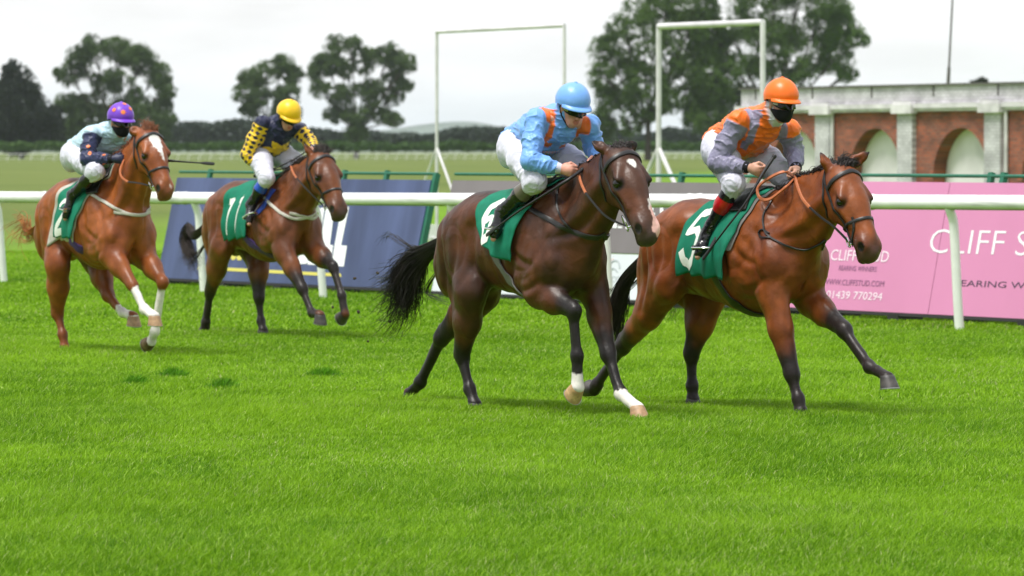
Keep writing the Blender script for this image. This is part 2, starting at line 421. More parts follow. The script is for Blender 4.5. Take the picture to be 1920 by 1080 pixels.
    for s in (-1, 1):
        G.ell(H(.20, -.075, s * .048), np.array((.115, .034, .085)) * hs, .035, ax=e1)   # cheek
        G.cone(H(.18, .058, s * .072), H(.245, .058, s * .100), .032 * hs, .027 * hs, .03)   # brow
        G.cone(H(.29, .012, s * .083), H(.40, .012, s * .066), .016 * hs, .012 * hs, .03)    # facial crest
        G.ell(H(.545, .024, s * .044), np.array((.048, .030, .040)) * hs, .025, ax=e1)    # nostril rim
        G.ell(H(.252, .036, s * .114), np.array((.031, .016, .022)) * hs, .012, ax=e1, neg=True)
        G.ell(H(.553, .024, s * .078), np.array((.036, .024, .026)) * hs, .010, ax=unit(e1 - e2 * .45), neg=True)
        G.ell(H(.515, .030, s * .050), np.array((.05, .016, .022)) * hs, .02, ax=unit(e1 - e2 * .2))
        G.cone(H(.475, -.036, s * .078), H(.61, -.046, s * .05), .006, .008, .010, neg=True)   # mouth
        G.ell(H(.36, -.035, s * .10), np.array((.08, .03, .035)) * hs, .03, ax=e1, neg=True)
        base = H(.0, .012, s * .066); tip = fr.side(*sp['ears'][0 if s < 0 else 1], base)
        ed = unit(tip - base); el = np.linalg.norm(tip - base); ef = unit(V3(.80, s * -.30, .1) - ed * (V3(.80, s * -.30, .1) @ ed))
        mid = base + ed * el * .40; m2_ = base + ed * el * .72
        G.cone(base - ed * .01, mid, .038, .043, .02, .9, .62, side=ef); G.cone(mid, m2_, .043, .029, .012, .62, .62, side=ef); G.cone(m2_, tip, .029, .004, .010, .62, .9, side=ef)
        G.cone(base + ed * .05 + ef * .034, base + ed * el * .5 + ef * .034, .024, .027, .010, .8, .8, side=ef, neg=True); G.cone(base + ed * el * .5 + ef * .034, base + ed * el * .93 + ef * .016, .027, .005, .010, .8, side=ef, neg=True)
    # legs
    paint = []; hoofs = []
    for name, L in sp['legs'].items():
        s = -1 if name[0] == 'R' else 1; lat = sp.get('lat', .13)
        fore = name[1] == 'F'
        fet = P(*L['fet'], s * (lat if 'lat' not in L else L['lat'])); toe = P(*L['toe'], s * (lat if 'lat' not in L else L['lat'])); yb = fet[1]
        if L.get('ground'): toe[2] = -.05
        C, d = hoof(root, toe, L['al'], sp.get('hoofc', (.10, .085, .075)) if 'hc' not in L else L['hc'], L.get('hc2', (.03, .027, .025)), yb)
        if fore:
            el = P(*L['el'], s * .165); kn = P(*L['kn'], s * (lat + .008))
            psh = V3(xc - .19, s * .165, zs + .0)
            G.cone(psh, el, .145, .105, .07, .68, .75)
            m1 = lerp(el, kn, .42); fd = unit(kn - el); bk = V3(fd[2], 0, -fd[0]); bk = bk if bk[0] < 0 else -bk
            G.cone(el, m1, .118, .098, .05, .78); G.cone(m1, kn, .096, .053, .035, .82, .92)
            G.ell(lerp(el, kn, .20) - bk * .03, (.15, .055, .065), .04, ax=fd)
            kd = unit(fet - kn)
            G.ell(kn, (.062, .049, .053), LEG_K, ax=unit(fd + kd)); G.ell(kn + bk * .028, (.03, .03, .025), .03)
            a, b = kn + kd * .04, fet - kd * .03
            G.cone(a, b, .036, .033, .035, .95); bk2 = V3(kd[2], 0, -kd[0]); bk2 = bk2 if bk2 @ bk > 0 else -bk2
            G.cone(a + bk2 * .033, b + bk2 * .028, .0195, .019, .022)
            top = kn
        else:
            st = P(*L['st'], s * .205); hk = P(*L['hk'], s * (lat + .005))
            G.cone((xb + .30, s * .135, zc - .34), st, .205, .125, .08, .70, .66)
            fd = unit(hk - st); bk = V3(fd[2], 0, -fd[0]); bk = bk if bk[0] < 0 else -bk
            m1 = lerp(st, hk, .45); m1[1] = lerp(st[1], hk[1], .55)
            G.cone(st, m1, .155, .124, .06, .64, .70); G.cone(m1, hk, .120, .058, .04, .70, .85)
            G.cone((xb + .16, s * .13, zc - .50), lerp(st, hk, .50) + bk * .035, .13, .055, .07, .75)
            G.ell(st + V3(.02, 0, .0), (.085, .06, .10), .05)
            kd = unit(fet - hk); bk2 = V3(kd[2], 0, -kd[0]); bk2 = bk2 if bk2[0] < 0 or bk2 @ bk > 0 else -bk2
            G.ell(hk, (.066, .049, .056), LEG_K, ax=unit(fd + kd))
            poh = hk + bk * .055 - fd * .045
            G.cone(hk - kd * .01 + bk2 * .02, poh, .040, .029, .025); G.cone(poh, lerp(st, hk, .55) + bk * .03, .024, .03, .03)
            a, b = hk + kd * .045, fet - kd * .03
            G.cone(a, b, .039, .035, .035, .9); G.cone(a + bk2 * .032, b + bk2 * .028, .0175, .018, .02)
            top = hk
        G.ell(fet, (.046, .038, .041), .035, ax=kd); G.ell(fet + bk2 * .024, (.027, .025, .025), .024)
        pa = unit(C - fet); G.cone(fet, C, .036, .040, .03, 1.0); G.ell(C - d * .005, (.046, .046, .022), .02, ax=unit(np.cross(d, yy)))
        paint.append((name, top, fet, C, toe, L)); hoofs.append((C, d))
    Vv, Fq = G.mesh(sp.get('h', .0095)); Vv = smooth_mesh(Vv, Fq, 1, .4)
    N = vnormals(Vv, Fq)
    # veins, tendons, muscle relief in the surface itself
    b1 = (fbm(Vv * (7, 9, 5), 3) - .5); rib = np.sin(Vv[:, 0] * 52 + Vv[:, 2] * 14) * sstep(xb + .55, xb + .7, Vv[:, 0]) * (1 - sstep(xw - .25, xw - .1, Vv[:, 0])) * sstep(zb + .05, zb + .2, Vv[:, 2]) * (1 - sstep(zw - .4, zw - .25, Vv[:, 2]))
    gro = np.zeros(len(Vv)); hq = lambda s, u: H(s, u, 0)[[0, 2]]
    for (a, b, w_, dp) in (((xw - .10, zw - .33), (xc - .55, zs - .16), .028, .013), ((xw + .13, zw - .22), (xc - .15, zs + .06), .024, .010), ((xc - .20, zs + .01), (xc - .44, zs + .10), .022, .010), ((xc - .14, zs - .10), (xc - .40, zs - .17), .020, .008),
            ((xb + .24, zc - .20), (xb + .17, zc - .78), .024, .012), ((xb + .44, zc - .20), (xb + .36, zc - .66), .026, .009), ((xb + .64, zc - .24), (xb + .56, zc - .62), .035, .014), (hq(.20, -.13), (xc - .10, zs + .18), .026, .012), ((xw + .12, zw - .30), hq(.12, -.05), .030, .007)):
        a, b = np.array(a), np.array(b); ba = b - a; q = Vv[:, [0, 2]] - a; hh = np.clip(q @ ba / (ba @ ba), 0, 1); cv = np.array([-ba[1], ba[0]]) * .10 * np.sin(pi * hh)[:, None]; dd = np.linalg.norm(q - hh[:, None] * ba - cv, axis=1)
        gro += sstep(.3, .7, np.abs(N[:, 1])) * np.sin(pi * np.clip(.12 + .76 * hh, 0, 1)) * (dp * np.exp(-(dd / w_) ** 2) - dp * .55 * np.exp(-((dd - w_ * 2.2) / (w_ * 1.2)) ** 2))
    mg = (1 - np.abs(2 * vnoise(Vv * (5.5, 7, 3.6) + 21) - 1)) ** 4; onb = sstep(.55, .72, Vv[:, 2]) * (np.linalg.norm(Vv - H(.3, 0, 0), axis=1) > .42)    # grooves between muscles
    vn = (1 - np.abs(2 * fbm(Vv * (9, 9, 7) + 4, 2) - 1)) ** 9 * sstep(.35, .6, fbm(Vv * 3 + 50, 2))                                                            # veins
    Vv = Vv + N * (b1 * .016 + rib * .0013 - mg * onb * .0075 + vn * .0032)[:, None]
    Vv = Vv - N * gro[:, None]
    # markings of the coat
    c0, c1, dk = [np.array(q) * k_ for q, k_ in zip(sp['coat'], (1.0, 1.0, .8))]; nz_ = fbm(Vv * 6 + 3, 3)
    C = mixc(np.tile(c0, (len(Vv), 1)), sstep(.38, .66, nz_), c1)
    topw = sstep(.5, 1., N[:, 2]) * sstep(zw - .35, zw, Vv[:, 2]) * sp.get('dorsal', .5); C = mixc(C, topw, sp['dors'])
    C = mixc(C, sstep(.25, .85, np.abs(N[:, 1])) * sstep(.35, .6, fbm(Vv * 3 + 9, 2)) * sp.get('flank', .3) * (Vv[:, 2] < zw), sp['flankc'])
    for (nm, top, fet, cor, toe, L) in paint:
        fd_, hh = seg_d(Vv, lerp(top, fet, -.22 if L.get('dk', 1) == 1 else -.05), fet); fd_ = fd_ + (vnoise(Vv * (28, 28, 16)) - .5) * .05; gd, _ = seg_d(Vv, fet, toe)
        w = np.maximum(1 - sstep(.060, .20, fd_), 1 - sstep(.07, .11, gd)) * sp.get('points', 1)
        C = mixc(C, w, dk)
        if 'sock' in L:
            a = lerp(fet, top, L['sock']); sd1, hs1 = seg_d(Vv, a, fet); sd2, _ = seg_d(Vv, fet, toe); sd1 = sd1 + 9 * (L['sock'] < .02)
            ax_ = unit(fet - top); tpar = (Vv - a) @ ax_ + (vnoise(Vv * 45) - .5) * .03
            w = np.maximum((sd1 < .10) * sstep(-.004, .008, tpar), (sd2 < .085) * sstep(-.004, .008, tpar)); C = mixc(C, w, (.66, .62, .58))
    hd = lambda p, r, col, soft=.02, jit=.0: mixc(C, 1 - sstep(r, r + soft, np.linalg.norm(Vv - p, axis=1) + (vnoise(Vv * 60) - .5) * jit), col)
    mz_d, _ = seg_d(Vv, H(.53, -.01, 0), H(.61, -.02, 0)); C = mixc(C, (1 - sstep(.055 * hs, .115 * hs, mz_d)) * sp.get('muz', .75), sp.get('muzc', (.050, .036, .032)))
    for s in (-1, 1):
        C = hd(H(.252, .036, s * .09), .034 * hs, np.array(sp['dors']) * .45, .03)
        C = hd(H(.553, .024, s * .062), .026 * hs, (.006, .004, .004), .010)
        tip = fr.side(*sp['ears'][0 if s < 0 else 1], H(.0, .012, s * .066)); C = hd(tip, .012, np.array(dk) * .8, .05)
    for (a, b, r, col) in sp.get('face', []):
        a, b = H(*a), H(*b); q, hh = seg_d(Vv, a, b); rr = (r[0] + (r[1] - r[0]) * hh) * hs + (vnoise(Vv * 55) - .5) * .014
        C = mixc(C, 1 - sstep(rr - .004, rr + .004, q), col)
    C = C * (1 + (vnoise(Vv * (30, 30, 12)) - .5) * .12)[:, None]
    body = mesh('body', Vv, Fq, M['coat'], root, col=C)
    bvh = BVHTree.FromPolygons([tuple(p) for p in Vv], [tuple(q) for q in Fq.tolist()])
    for s in (-1, 1):
        b = MB(); cE = H(.252, .034, s * .0925); b.lathe(cE - yy * s * .027 * hs, yy * s, [(-.0, .001)] + [(hs * .027 * (1 - cos(a)), hs * .027 * sin(a)) for a in np.linspace(.2, pi - .15, 10)], 16); b.build('eye', M['eye'], root, smooth=True)
    K = dict(fr=fr, root=root, bvh=bvh, H=H, e1=e1, e2=e2, hs=hs, xw=xw, zw=zw, xb=xb, xc=xc, zc=zc, zb=zb, zmid=zmid, zs=zs, sp=sp, P=P, wi=wi, V=Vv)
    return K
# ------------------------------------------------------------------ hair and tack
def hairs(K, sp):
    H, fr, root, bvh, hs = K['H'], K['fr'], K['root'], K['bvh'], K['hs']
    mane = MB(); R = random.Random(sp['seed']); pol = H(.03, 0, 0)
    wd = sp.get('wind', (-.6, .25, .35)); ml = sp.get('mlen', .15)
    def lock(p, d0, d1, L, m, sp_):
        for _ in range(m):
            o = V3(R.gauss(0, sp_), R.gauss(0, sp_ * .8), 0); l = L * R.uniform(.6, 1.1); e0 = unit(d0 + V3(R.gauss(0, .16), R.gauss(0, .16), R.gauss(0, .12))); e1_ = unit(d1 + V3(R.gauss(0, .2), R.gauss(0, .2), R.gauss(0, .2))); c = [p + o]
            for k in range(1, 7): c.append(c[-1] + unit(lerp(e0, e1_ + V3(0, 0, -.9 * (k / 6) ** 2), k / 6)) * l / 6)
            strands(mane, [c], .0032, .0008)
    for i in range(sp.get('nmane', 110)):                                # locks along the crest
        t = R.random(); x = lerp(K['xw'] - .02, pol[0] + .02, t); h = bvh.ray_cast(Vector((x, R.uniform(-.015, .015), 3)), Vector((0, 0, -1)))
        if h[0] is None: continue
        p = np.array(h[0]) - V3(0, 0, .010); n = np.array(h[1]); sd = R.choice((-1, 1, 1, 1)) * R.uniform(.1, 1); L = ml * R.uniform(.6, 1.1) * (1 if t > .12 else .6)
        lock(p, n * .22 + V3(*wd) * .8 + V3(R.gauss(0, .2), R.gauss(0, .2), 0), V3(*wd) + V3(R.gauss(0, .2), sd * .8, -.8 + R.gauss(0, .25)), L, 24, .014)
    for i in range(sp.get('nfore', 16)):                                 # forelock between the ears
        p = H(R.uniform(.0, .05), .095, 0) + V3(0, R.uniform(-.045, .045), 0); h = bvh.ray_cast(Vector(p + K['e2'] * .3), Vector(-K['e2']))
        if h[0] is None: continue
        p = np.array(h[0]) - K['e2'] * .008
        lock(p, K['e2'] * .22 - K['e1'] * .45 + V3(*sp.get('fwind', (-.7, .5, .1))) * .5 + V3(R.gauss(0, .2), R.gauss(0, .3), R.gauss(0, .15)), V3(*sp.get('fwind', (-.7, .5, .1))) + V3(R.gauss(0, .3), R.gauss(0, .3), R.gauss(0, .25)), sp.get('flen', .13) * R.uniform(.6, 1.1), 20, .012)
    mv = np.array(mane.v); hc = np.array(sp['hair']); mc = hc[None] * (.6 + .9 * vnoise(mv * 23))[:, None]
    mesh('mane', mv, mane.f, M['hair'], root, col=mc)
    T = [fr.pt(u, v, l) for u, v, l in sp['tail']]; dock = V3(K['xb'] + .06, 0, K['zc'] - .27); T = [dock] + T; path = np.array(spline(T, 6)); N = len(path)
    tl = MB(); sg = sp.get('tspread', .16)
    for i in range(int(1.7 * sp.get('ntail', 420))):
        a = R.uniform(0, 2 * pi); q = math.sqrt(R.random()); L = R.uniform(.55, 1.0); o = V3(R.gauss(0, .25), cos(a) * .65, sin(a)) * q
        cu = V3(R.gauss(0, 1), R.gauss(0, 1), R.gauss(0, 1)); ph = R.uniform(0, 6); c = []
        M_ = max(4, int(N * L))
        for k in range(M_):
            t = k / (N - 1); w = .022 + sg * t ** 1.1; wig = .035 * t ** 1.5 * sp.get('wig', 1)
            c.append(path[k] + o * w + cu * wig * sin(ph + t * 7) + V3(-.05 * t * t * R.random(), 0, 0) * 0)
        strands(tl, [c], .0038, .0009)
    for fl in sp.get('fly', []):                                        # loose wisps
        Fp = np.array(spline([dock + V3(-.03, 0, -.1)] + [fr.pt(*q) for q in fl], 6))
        for i in range(14):
            o = V3(R.gauss(0, 1), R.gauss(0, 1), R.gauss(0, 1)) * .024; strands(tl, [[p + o * (k / len(Fp)) + unit(o) * .012 * sin(k * .5 + i) * k / len(Fp) for k, p in enumerate(Fp)]], .0020, .0007)
    tv = np.array(tl.v); hc = np.array(sp.get('thair', sp['hair'])); mesh('tail', tv, tl.f, M['hair'], root, col=hc[None] * (.55 + 1.0 * vnoise(tv * 19))[:, None])

def surf(K, pts, n=6, off=.006):
    """surface points under a run of pixels (where the photo shows the strap)"""
    P, N = [], []
    q = [np.array(p, float) for p in pts]; q = spline([V3(*p, 0) for p in q], n) if len(q) > 2 else [lerp(V3(*q[0], 0), V3(*q[1], 0), t) for t in np.linspace(0, 1, n + 1)]
    for p in q:
        a, nn = K['fr'].hit(K['bvh'], p[0], p[1], off)
        if a is not None: P.append(a); N.append(nn)
    return P, N
def loop(K, c, e1, e2, off=.006, n=40, a0=0., a1=2 * pi, R=.6):
    """surface points round the body in the plane of e1, e2"""
    P, N = [], []
    for k in range(n):
        w = lerp(a0, a1, k / (n if abs(a1 - a0 - 2 * pi) < 1e-6 else n - 1)); d = e1 * cos(w) + e2 * sin(w)
        h = K['bvh'].ray_cast(Vector(c), Vector(d), R)
        if h[0] is None: continue
        nn = np.array(h[1]); nn = nn if nn @ d > 0 else -nn; P.append(np.array(h[0]) + nn * off); N.append(nn)
    for _ in range(2):
        if len(P) > 4: P = [P[0]] + [(P[i - 1] + 2 * P[i] + P[i + 1]) / 4 for i in range(1, len(P) - 1)] + [P[-1]]
    return P, N
def stroke(pts, w, n=8):
    """ribbon in the plane along a polyline: list of quads (u,v)"""
    o = []; q = []
    P = np.array(pts, float)
    D = []
    for i in range(len(P) - 1):
        m = max(2, int(np.linalg.norm(P[i + 1] - P[i]) * n / .2))
        for t in np.linspace(0, 1, m, endpoint=False): D.append(lerp(P[i], P[i + 1], t))
    D.append(P[-1]); D = np.array(D); L = []
    for i in range(len(D)):
        t = D[min(i + 1, len(D) - 1)] - D[max(i - 1, 0)]; t = t / (np.linalg.norm(t) + 1e-9); b = np.array([-t[1], t[0]]) * w / 2
        L.append([D[i] + b * k for k in (1, .5, 0, -.5, -1)])
    return np.array(L)
DIG = {'5': [[(.82, .02), (.22, .02), (.16, .42), (.50, .36), (.78, .46), (.84, .68), (.74, .90), (.48, .99), (.22, .92), (.12, .74)]],
       '6': [[(.80, .10), (.50, .0), (.22, .18), (.12, .55), (.18, .86), (.48, .99), (.78, .88), (.84, .66), (.70, .46), (.42, .44), (.20, .56)]],
       '2': [[(.14, .22), (.26, .05), (.52, .0), (.78, .1), (.82, .3), (.62, .56), (.16, .98), (.88, .98)]],
       '1': [[(.34, .10), (.56, .03)], [(.56, .01), (.56, .98)]]}
def tack(K, sp):
    fr, root, bvh, H, hs = K['fr'], K['root'], K['bvh'], K['H'], K['hs']; e1, e2, yy = K['e1'], K['e2'], V3(0, 1, 0)
    # saddle cloth: sheet draped over the back, corners fixed on the flank the photo shows
    za = K['zmid'] + .06
    def prm(u, v):
        a = None
        while a is None: a, _ = fr.hit(bvh, u, v, 0); v += 2
        return a[0], math.atan2(-a[1], a[2] - za)
    def sheet(name, c, off, m, th, amp=.006, nu=26, nv=44, parent=root, up=True, flare=0., bulge=0.):
        (xtf, _), (xbf, pf), (xbb, pb), (xtb, _) = [prm(*q) for q in c]
        G = np.zeros((2 * nv + 1, nu + 1, 3)); NN = np.zeros_like(G)
        for i in range(-nv, nv + 1):
            t = abs(i) / nv
            for j in range(nu + 1):
                w = j / nu; x = lerp(lerp(xtb, xbb, t) - bulge * sin(pi * t ** .8), lerp(xtf, xbf, t), w); ph = lerp(pb, pf, w) * i / nv
                d = V3(0, -sin(ph), cos(ph)); h = bvh.ray_cast(Vector(V3(x, 0, za) + d), Vector(-d))
                p = np.array(h[0]); n = np.array(h[1]); rp = amp * (1 + sin(x * 31 + i * .10)) * t * t + flare * max(0, t - .55) * (1 + sin(x * 17 + 1.3))
                G[i + nv, j] = p + d * (off + rp); NN[i + nv, j] = n
        G[1:-1, 1:-1] = (G[1:-1, 1:-1] * 2 + G[:-2, 1:-1] + G[2:, 1:-1] + G[1:-1, :-2] + G[1:-1, 2:]) / 6
        f = [(i * (nu + 1) + j, i * (nu + 1) + j + 1, (i + 1) * (nu + 1) + j + 1, (i + 1) * (nu + 1) + j) for i in range(2 * nv) for j in range(nu)]
        o = mesh(name, G.reshape(-1, 3), f, m, parent); md = o.modifiers.new('thickness', 'SOLIDIFY'); md.thickness = th; md.offset = 0
        return o, G, nv, nu
    if 'pad' in sp: sheet('saddle_pad', sp['pad'], .008, M[sp.get('padm', 'greypad')], .006, parent=root)
    o, G, nv, nu = sheet('saddle_cloth', sp['cloth'], .017, M['cloth'], .005, .018, flare=sp.get('flare', .02), bulge=sp.get('bulge', .13))
    o['label'] = 'green saddle cloth with a white number'
    for side in (1, -1):
        mb = MB()
        for ch, (u0, u1), (w0, w1), wd, sk in sp['num']:
            for st in DIG[ch]:
                L = stroke(st, wd)
                vs = []; 
                for row in L:
                    for (x, y) in row:
                        u = lerp(u0, u1, x + sk * (y - .5)) * nu; w = lerp(w0, w1, y) * nv; a = nv + w * side
                        i, j = min(int(a), 2 * nv - 1), min(max(int(u), 0), nu - 1); fa, fu = a - i, u - j
                        p = (G[i, j] * (1 - fa) + G[i + 1, j] * fa) * (1 - fu) + (G[i, j + 1] * (1 - fa) + G[i + 1, j + 1] * fa) * fu
                        n = unit(np.cross(G[i, j + 1] - G[i, j], G[i + 1, j] - G[i, j])); n = n if n[1] * -side > 0 or n[2] > .5 else -n; vs.append(p + n * .0055)
                m = 5; mb.add(vs, [(r * m + k, r * m + k + 1, (r + 1) * m + k + 1, (r + 1) * m + k) for r in range(len(L) - 1) for k in range(m - 1)])
        mb.build('number', M['number'], o)
    sheet('saddle', sp['saddle'], .032, M['leather'], .012, .0, nu=14, nv=20)
    # girth
    mb = MB(); g0, g1 = [fr.pt(*q, 0.) for q in sp['girth']]; cz = V3(lerp(g0[0], g1[0], .5), 0, K['zmid']); ax = unit(g1 - g0)
    ga = V3(*[0, 0, 1.]); ga = unit(V3(g0[0] - g1[0], 0, g0[2] - g1[2])); P, N = loop(K, cz, -ga, yy, .010, 60, -2.05, 2.05)
    mb.strap(P, N, .085, .005); mb.build('girth', sp.get('girthm', M['leather']), root, smooth=True)
    # bridle: head loops and straps
    mb = MB()
    def head_loop(s, u, tilt=0., w=.02, off=.006):
        c = H(s, u, 0); a = unit(e2 * cos(tilt) + e1 * sin(tilt)); P, N = loop(K, c, a, yy, off, 48, R=.25); mb.strap(P, N, w * hs * .85, .0035, closed=True); return P
    if sp.get('nose', True): nb = head_loop(.385, -.01, sp.get('nbt', .18), .021)
    hp = head_loop(.075, -.03, -1.00 if 0 else -.10, .0) if 0 else None
    def on_head(s, u, sg, off=.006):
        p = H(s, u, sg * .3); h = bvh.ray_cast(Vector(p), Vector((0, -sg, 0)), .6)
        if h[0] is None: return None, None
        n = np.array(h[1]); n = n if n[1] * sg > 0 else -n; return np.array(h[0]) + n * off, n
    def head_strap(q, sg, w, n=7):
        P, N = [], []
        for p in spline([V3(a, b, 0) for a, b in q], n):
            a, nn = on_head(p[0], p[1], sg)
            if a is not None: P.append(a); N.append(nn)
        if len(P) > 2: mb.strap(P, N, w * hs * .85, .0035)
    # browband over the forehead, below the ears
    P, N = [], []
    for w in np.linspace(-1.75, 1.75, 30):
        d = unit(e2 * cos(w) + yy * sin(w)); c = H(.09 + .035 * abs(w) / 1.75, .0, 0); h = bvh.ray_cast(Vector(c + d * .35), Vector(-d), .4)
        if h[0] is not None: P.append(np.array(h[0]) + d * .006); N.append(d)
    mb.strap(P, N, .024 * hs, .004)
    bit = (.49, -.040)
    for sg in (-1, 1):
        head_strap([(-.02, -.02), (.10, -.028), (.24, -.035), (.36, -.03), bit], sg, .019)          # cheekpiece
        head_strap([(-.02, -.03), (.10, -.06), (.20, -.12), (.235, -.155)], sg, .016)                 # throat lash
        if sp.get('flash'): head_strap([(.37, .055), (.42, .035), (.47, -.01), (.50, -.05)], sg, .017)
    mb.build('bridle', M['leather'], root, smooth=True)
    K['bit'] = {}
    for sg in (-1, 1):
        mb = MB()
        p, n = on_head(*bit, sg, .012); K['bit'][sg] = p; rr = sp.get('ring', .042); a, b = unit(e1 - n * (e1 @ n)), None; b = np.cross(n, a)
        C = p + n * .016 - e1 * rr * .6; mb.tube([C + (a * cos(w) + b * sin(w)) * rr for w in np.linspace(0, 2 * pi, 21)], .0042 if rr > .03 else .006, 6, cap=False)
        mb.tube([p - n * .02, p + n * .012, p + n * .014 + e1 * .02], .009, 8)
        mb.build('bit_ring', M['steel'], root, smooth=True)
    # breast girth, neck strap, reins: run over the surface where they are seen, mirrored behind
    for nm, run, w, mt, mir in sp.get('straps', []):
        P, N = surf(K, run, 6, .008); mb = MB(); mb.strap(P, N, w, .005)
        if mir: mb.strap([p * (1, -1, 1) for p in P], [q * (1, -1, 1) for q in N], w, .005)
        mb.build(nm, M[mt] if isinstance(mt, str) else mt, root, smooth=True)
    for nm, runs, w, mt in sp.get('cords', []):
        mb = MB()
        for r in runs:
            P = spline([K['bit'][-1 if q == 'bitR' else 1] if isinstance(q, str) else fr.pt(*q) for q in r], 8); Nn = []
            for i in range(len(P)):
                t = unit(P[min(i + 1, len(P) - 1)] - P[max(i - 1, 0)]); Nn.append(unit(np.cross(t, np.cross(V3(0, -1, .25), t))))
            mb.strap(P, Nn, w, .0055)
        mb.build(nm, M[mt], root, smooth=True)
    # stirrups hang from the saddle
    for sg in (-1, 1):
        mb = MB(); a, t = K['foot'][sg]; top = V3(K['sadx'], sg * .20, K['zw'] - .16); d = unit(t - a); ball = lerp(a, t, .62)
        lat_ = V3(0, 1, 0); upv = unit(V3(*np.cross(d, lat_))) ; upv = upv if upv[2] > 0 else -upv
        Hh = ball + upv * .10; mb.strap([top, lerp(top, Hh, .5) + V3(0, sg * .02, 0), Hh], [V3(0, sg, .1)] * 3, .022, .004); mb.build('stirrup_leather', M['leather'], root)
        mb = MB(); arch = [ball - upv * .030 + lat_ * .058 * c for c in (-1, -.5, 0, .5, 1)]
        mb.tube([ball - upv * .032 - lat_ * .06] + [ball + upv * (.03 + .075 * sin(w)) * 1 - lat_ * .06 * cos(w) - upv * .0 for w in np.linspace(0, pi, 13)] + [ball - upv * .032 + lat_ * .06, ball - upv * .032 - lat_ * .06], .007, 6)
        mb.strap(arch, [upv] * 5, .035, .005); mb.build('stirrup_iron', M[sp.get('iron', 'steel')], root, smooth=True)
# ------------------------------------------------------------------ riders
def hand(G, wr, kn, rod, s, k=.010):
    """palm, four curled fingers and a thumb closed round a rod; s: +1 thumb towards +rod"""
    a = unit(kn - wr); r = unit(rod - a * (rod @ a)); n = np.cross(a, r) * s
    G.cone(wr, lerp(wr, kn, .45), .027, .026, .02, 1.0); Pm = wr + a * .052
    G.ell(Pm, (.046, .041, .020), .02, ax=a, side=r)
    for i, (o, ln, rr) in enumerate(((.033, .92, .0092), (.0115, 1.0, .0098), (-.0105, .95, .0094), (-.031, .78, .0084))):
        b = wr + a * (.088 - .004 * abs(i - 1)) + r * o; p1 = b + a * .018 * ln + n * .030 * ln; p2 = p1 - a * .012 + n * .020 * ln; p3 = p2 - a * .022 * ln + n * .002
        G.cone(lerp(wr, b, .5), b, .012, rr * 1.15, .012); G.cone(b, p1, rr * 1.08, rr, .006); G.cone(p1, p2, rr, rr * .95, .004); G.cone(p2, p3, rr * .92, rr * .8, .004)
    t0 = wr + a * .028 + r * .030 + n * .006; t1 = wr + a * .055 + r * .050 + n * .024; t2 = wr + a * .082 + r * .040 + n * .040
    G.cone(wr + a * .02 + r * .012, t0, .019, .016, .015); G.cone(t0, t1, .0155, .0115, .008); G.cone(t1, t2, .0112, .0088, .005)
    return wr + a * .088 + n * .022
def rider(fr, j):
    P = fr.pt; J = dict(hip={}, knee={}, ank={}, toe={}, sh={}, el={}, wr={}, hand={})
    for k in ('hip', 'knee', 'ank', 'toe', 'sh', 'el', 'wr', 'hand'):
        for s in (-1, 1):
            d = j.get(k + ('R' if s < 0 else 'L'))
            if d is None: q = J[k][-1]; J[k][s] = q * (1, -1, 1)
            else: J[k][s] = P(*d)
    return J
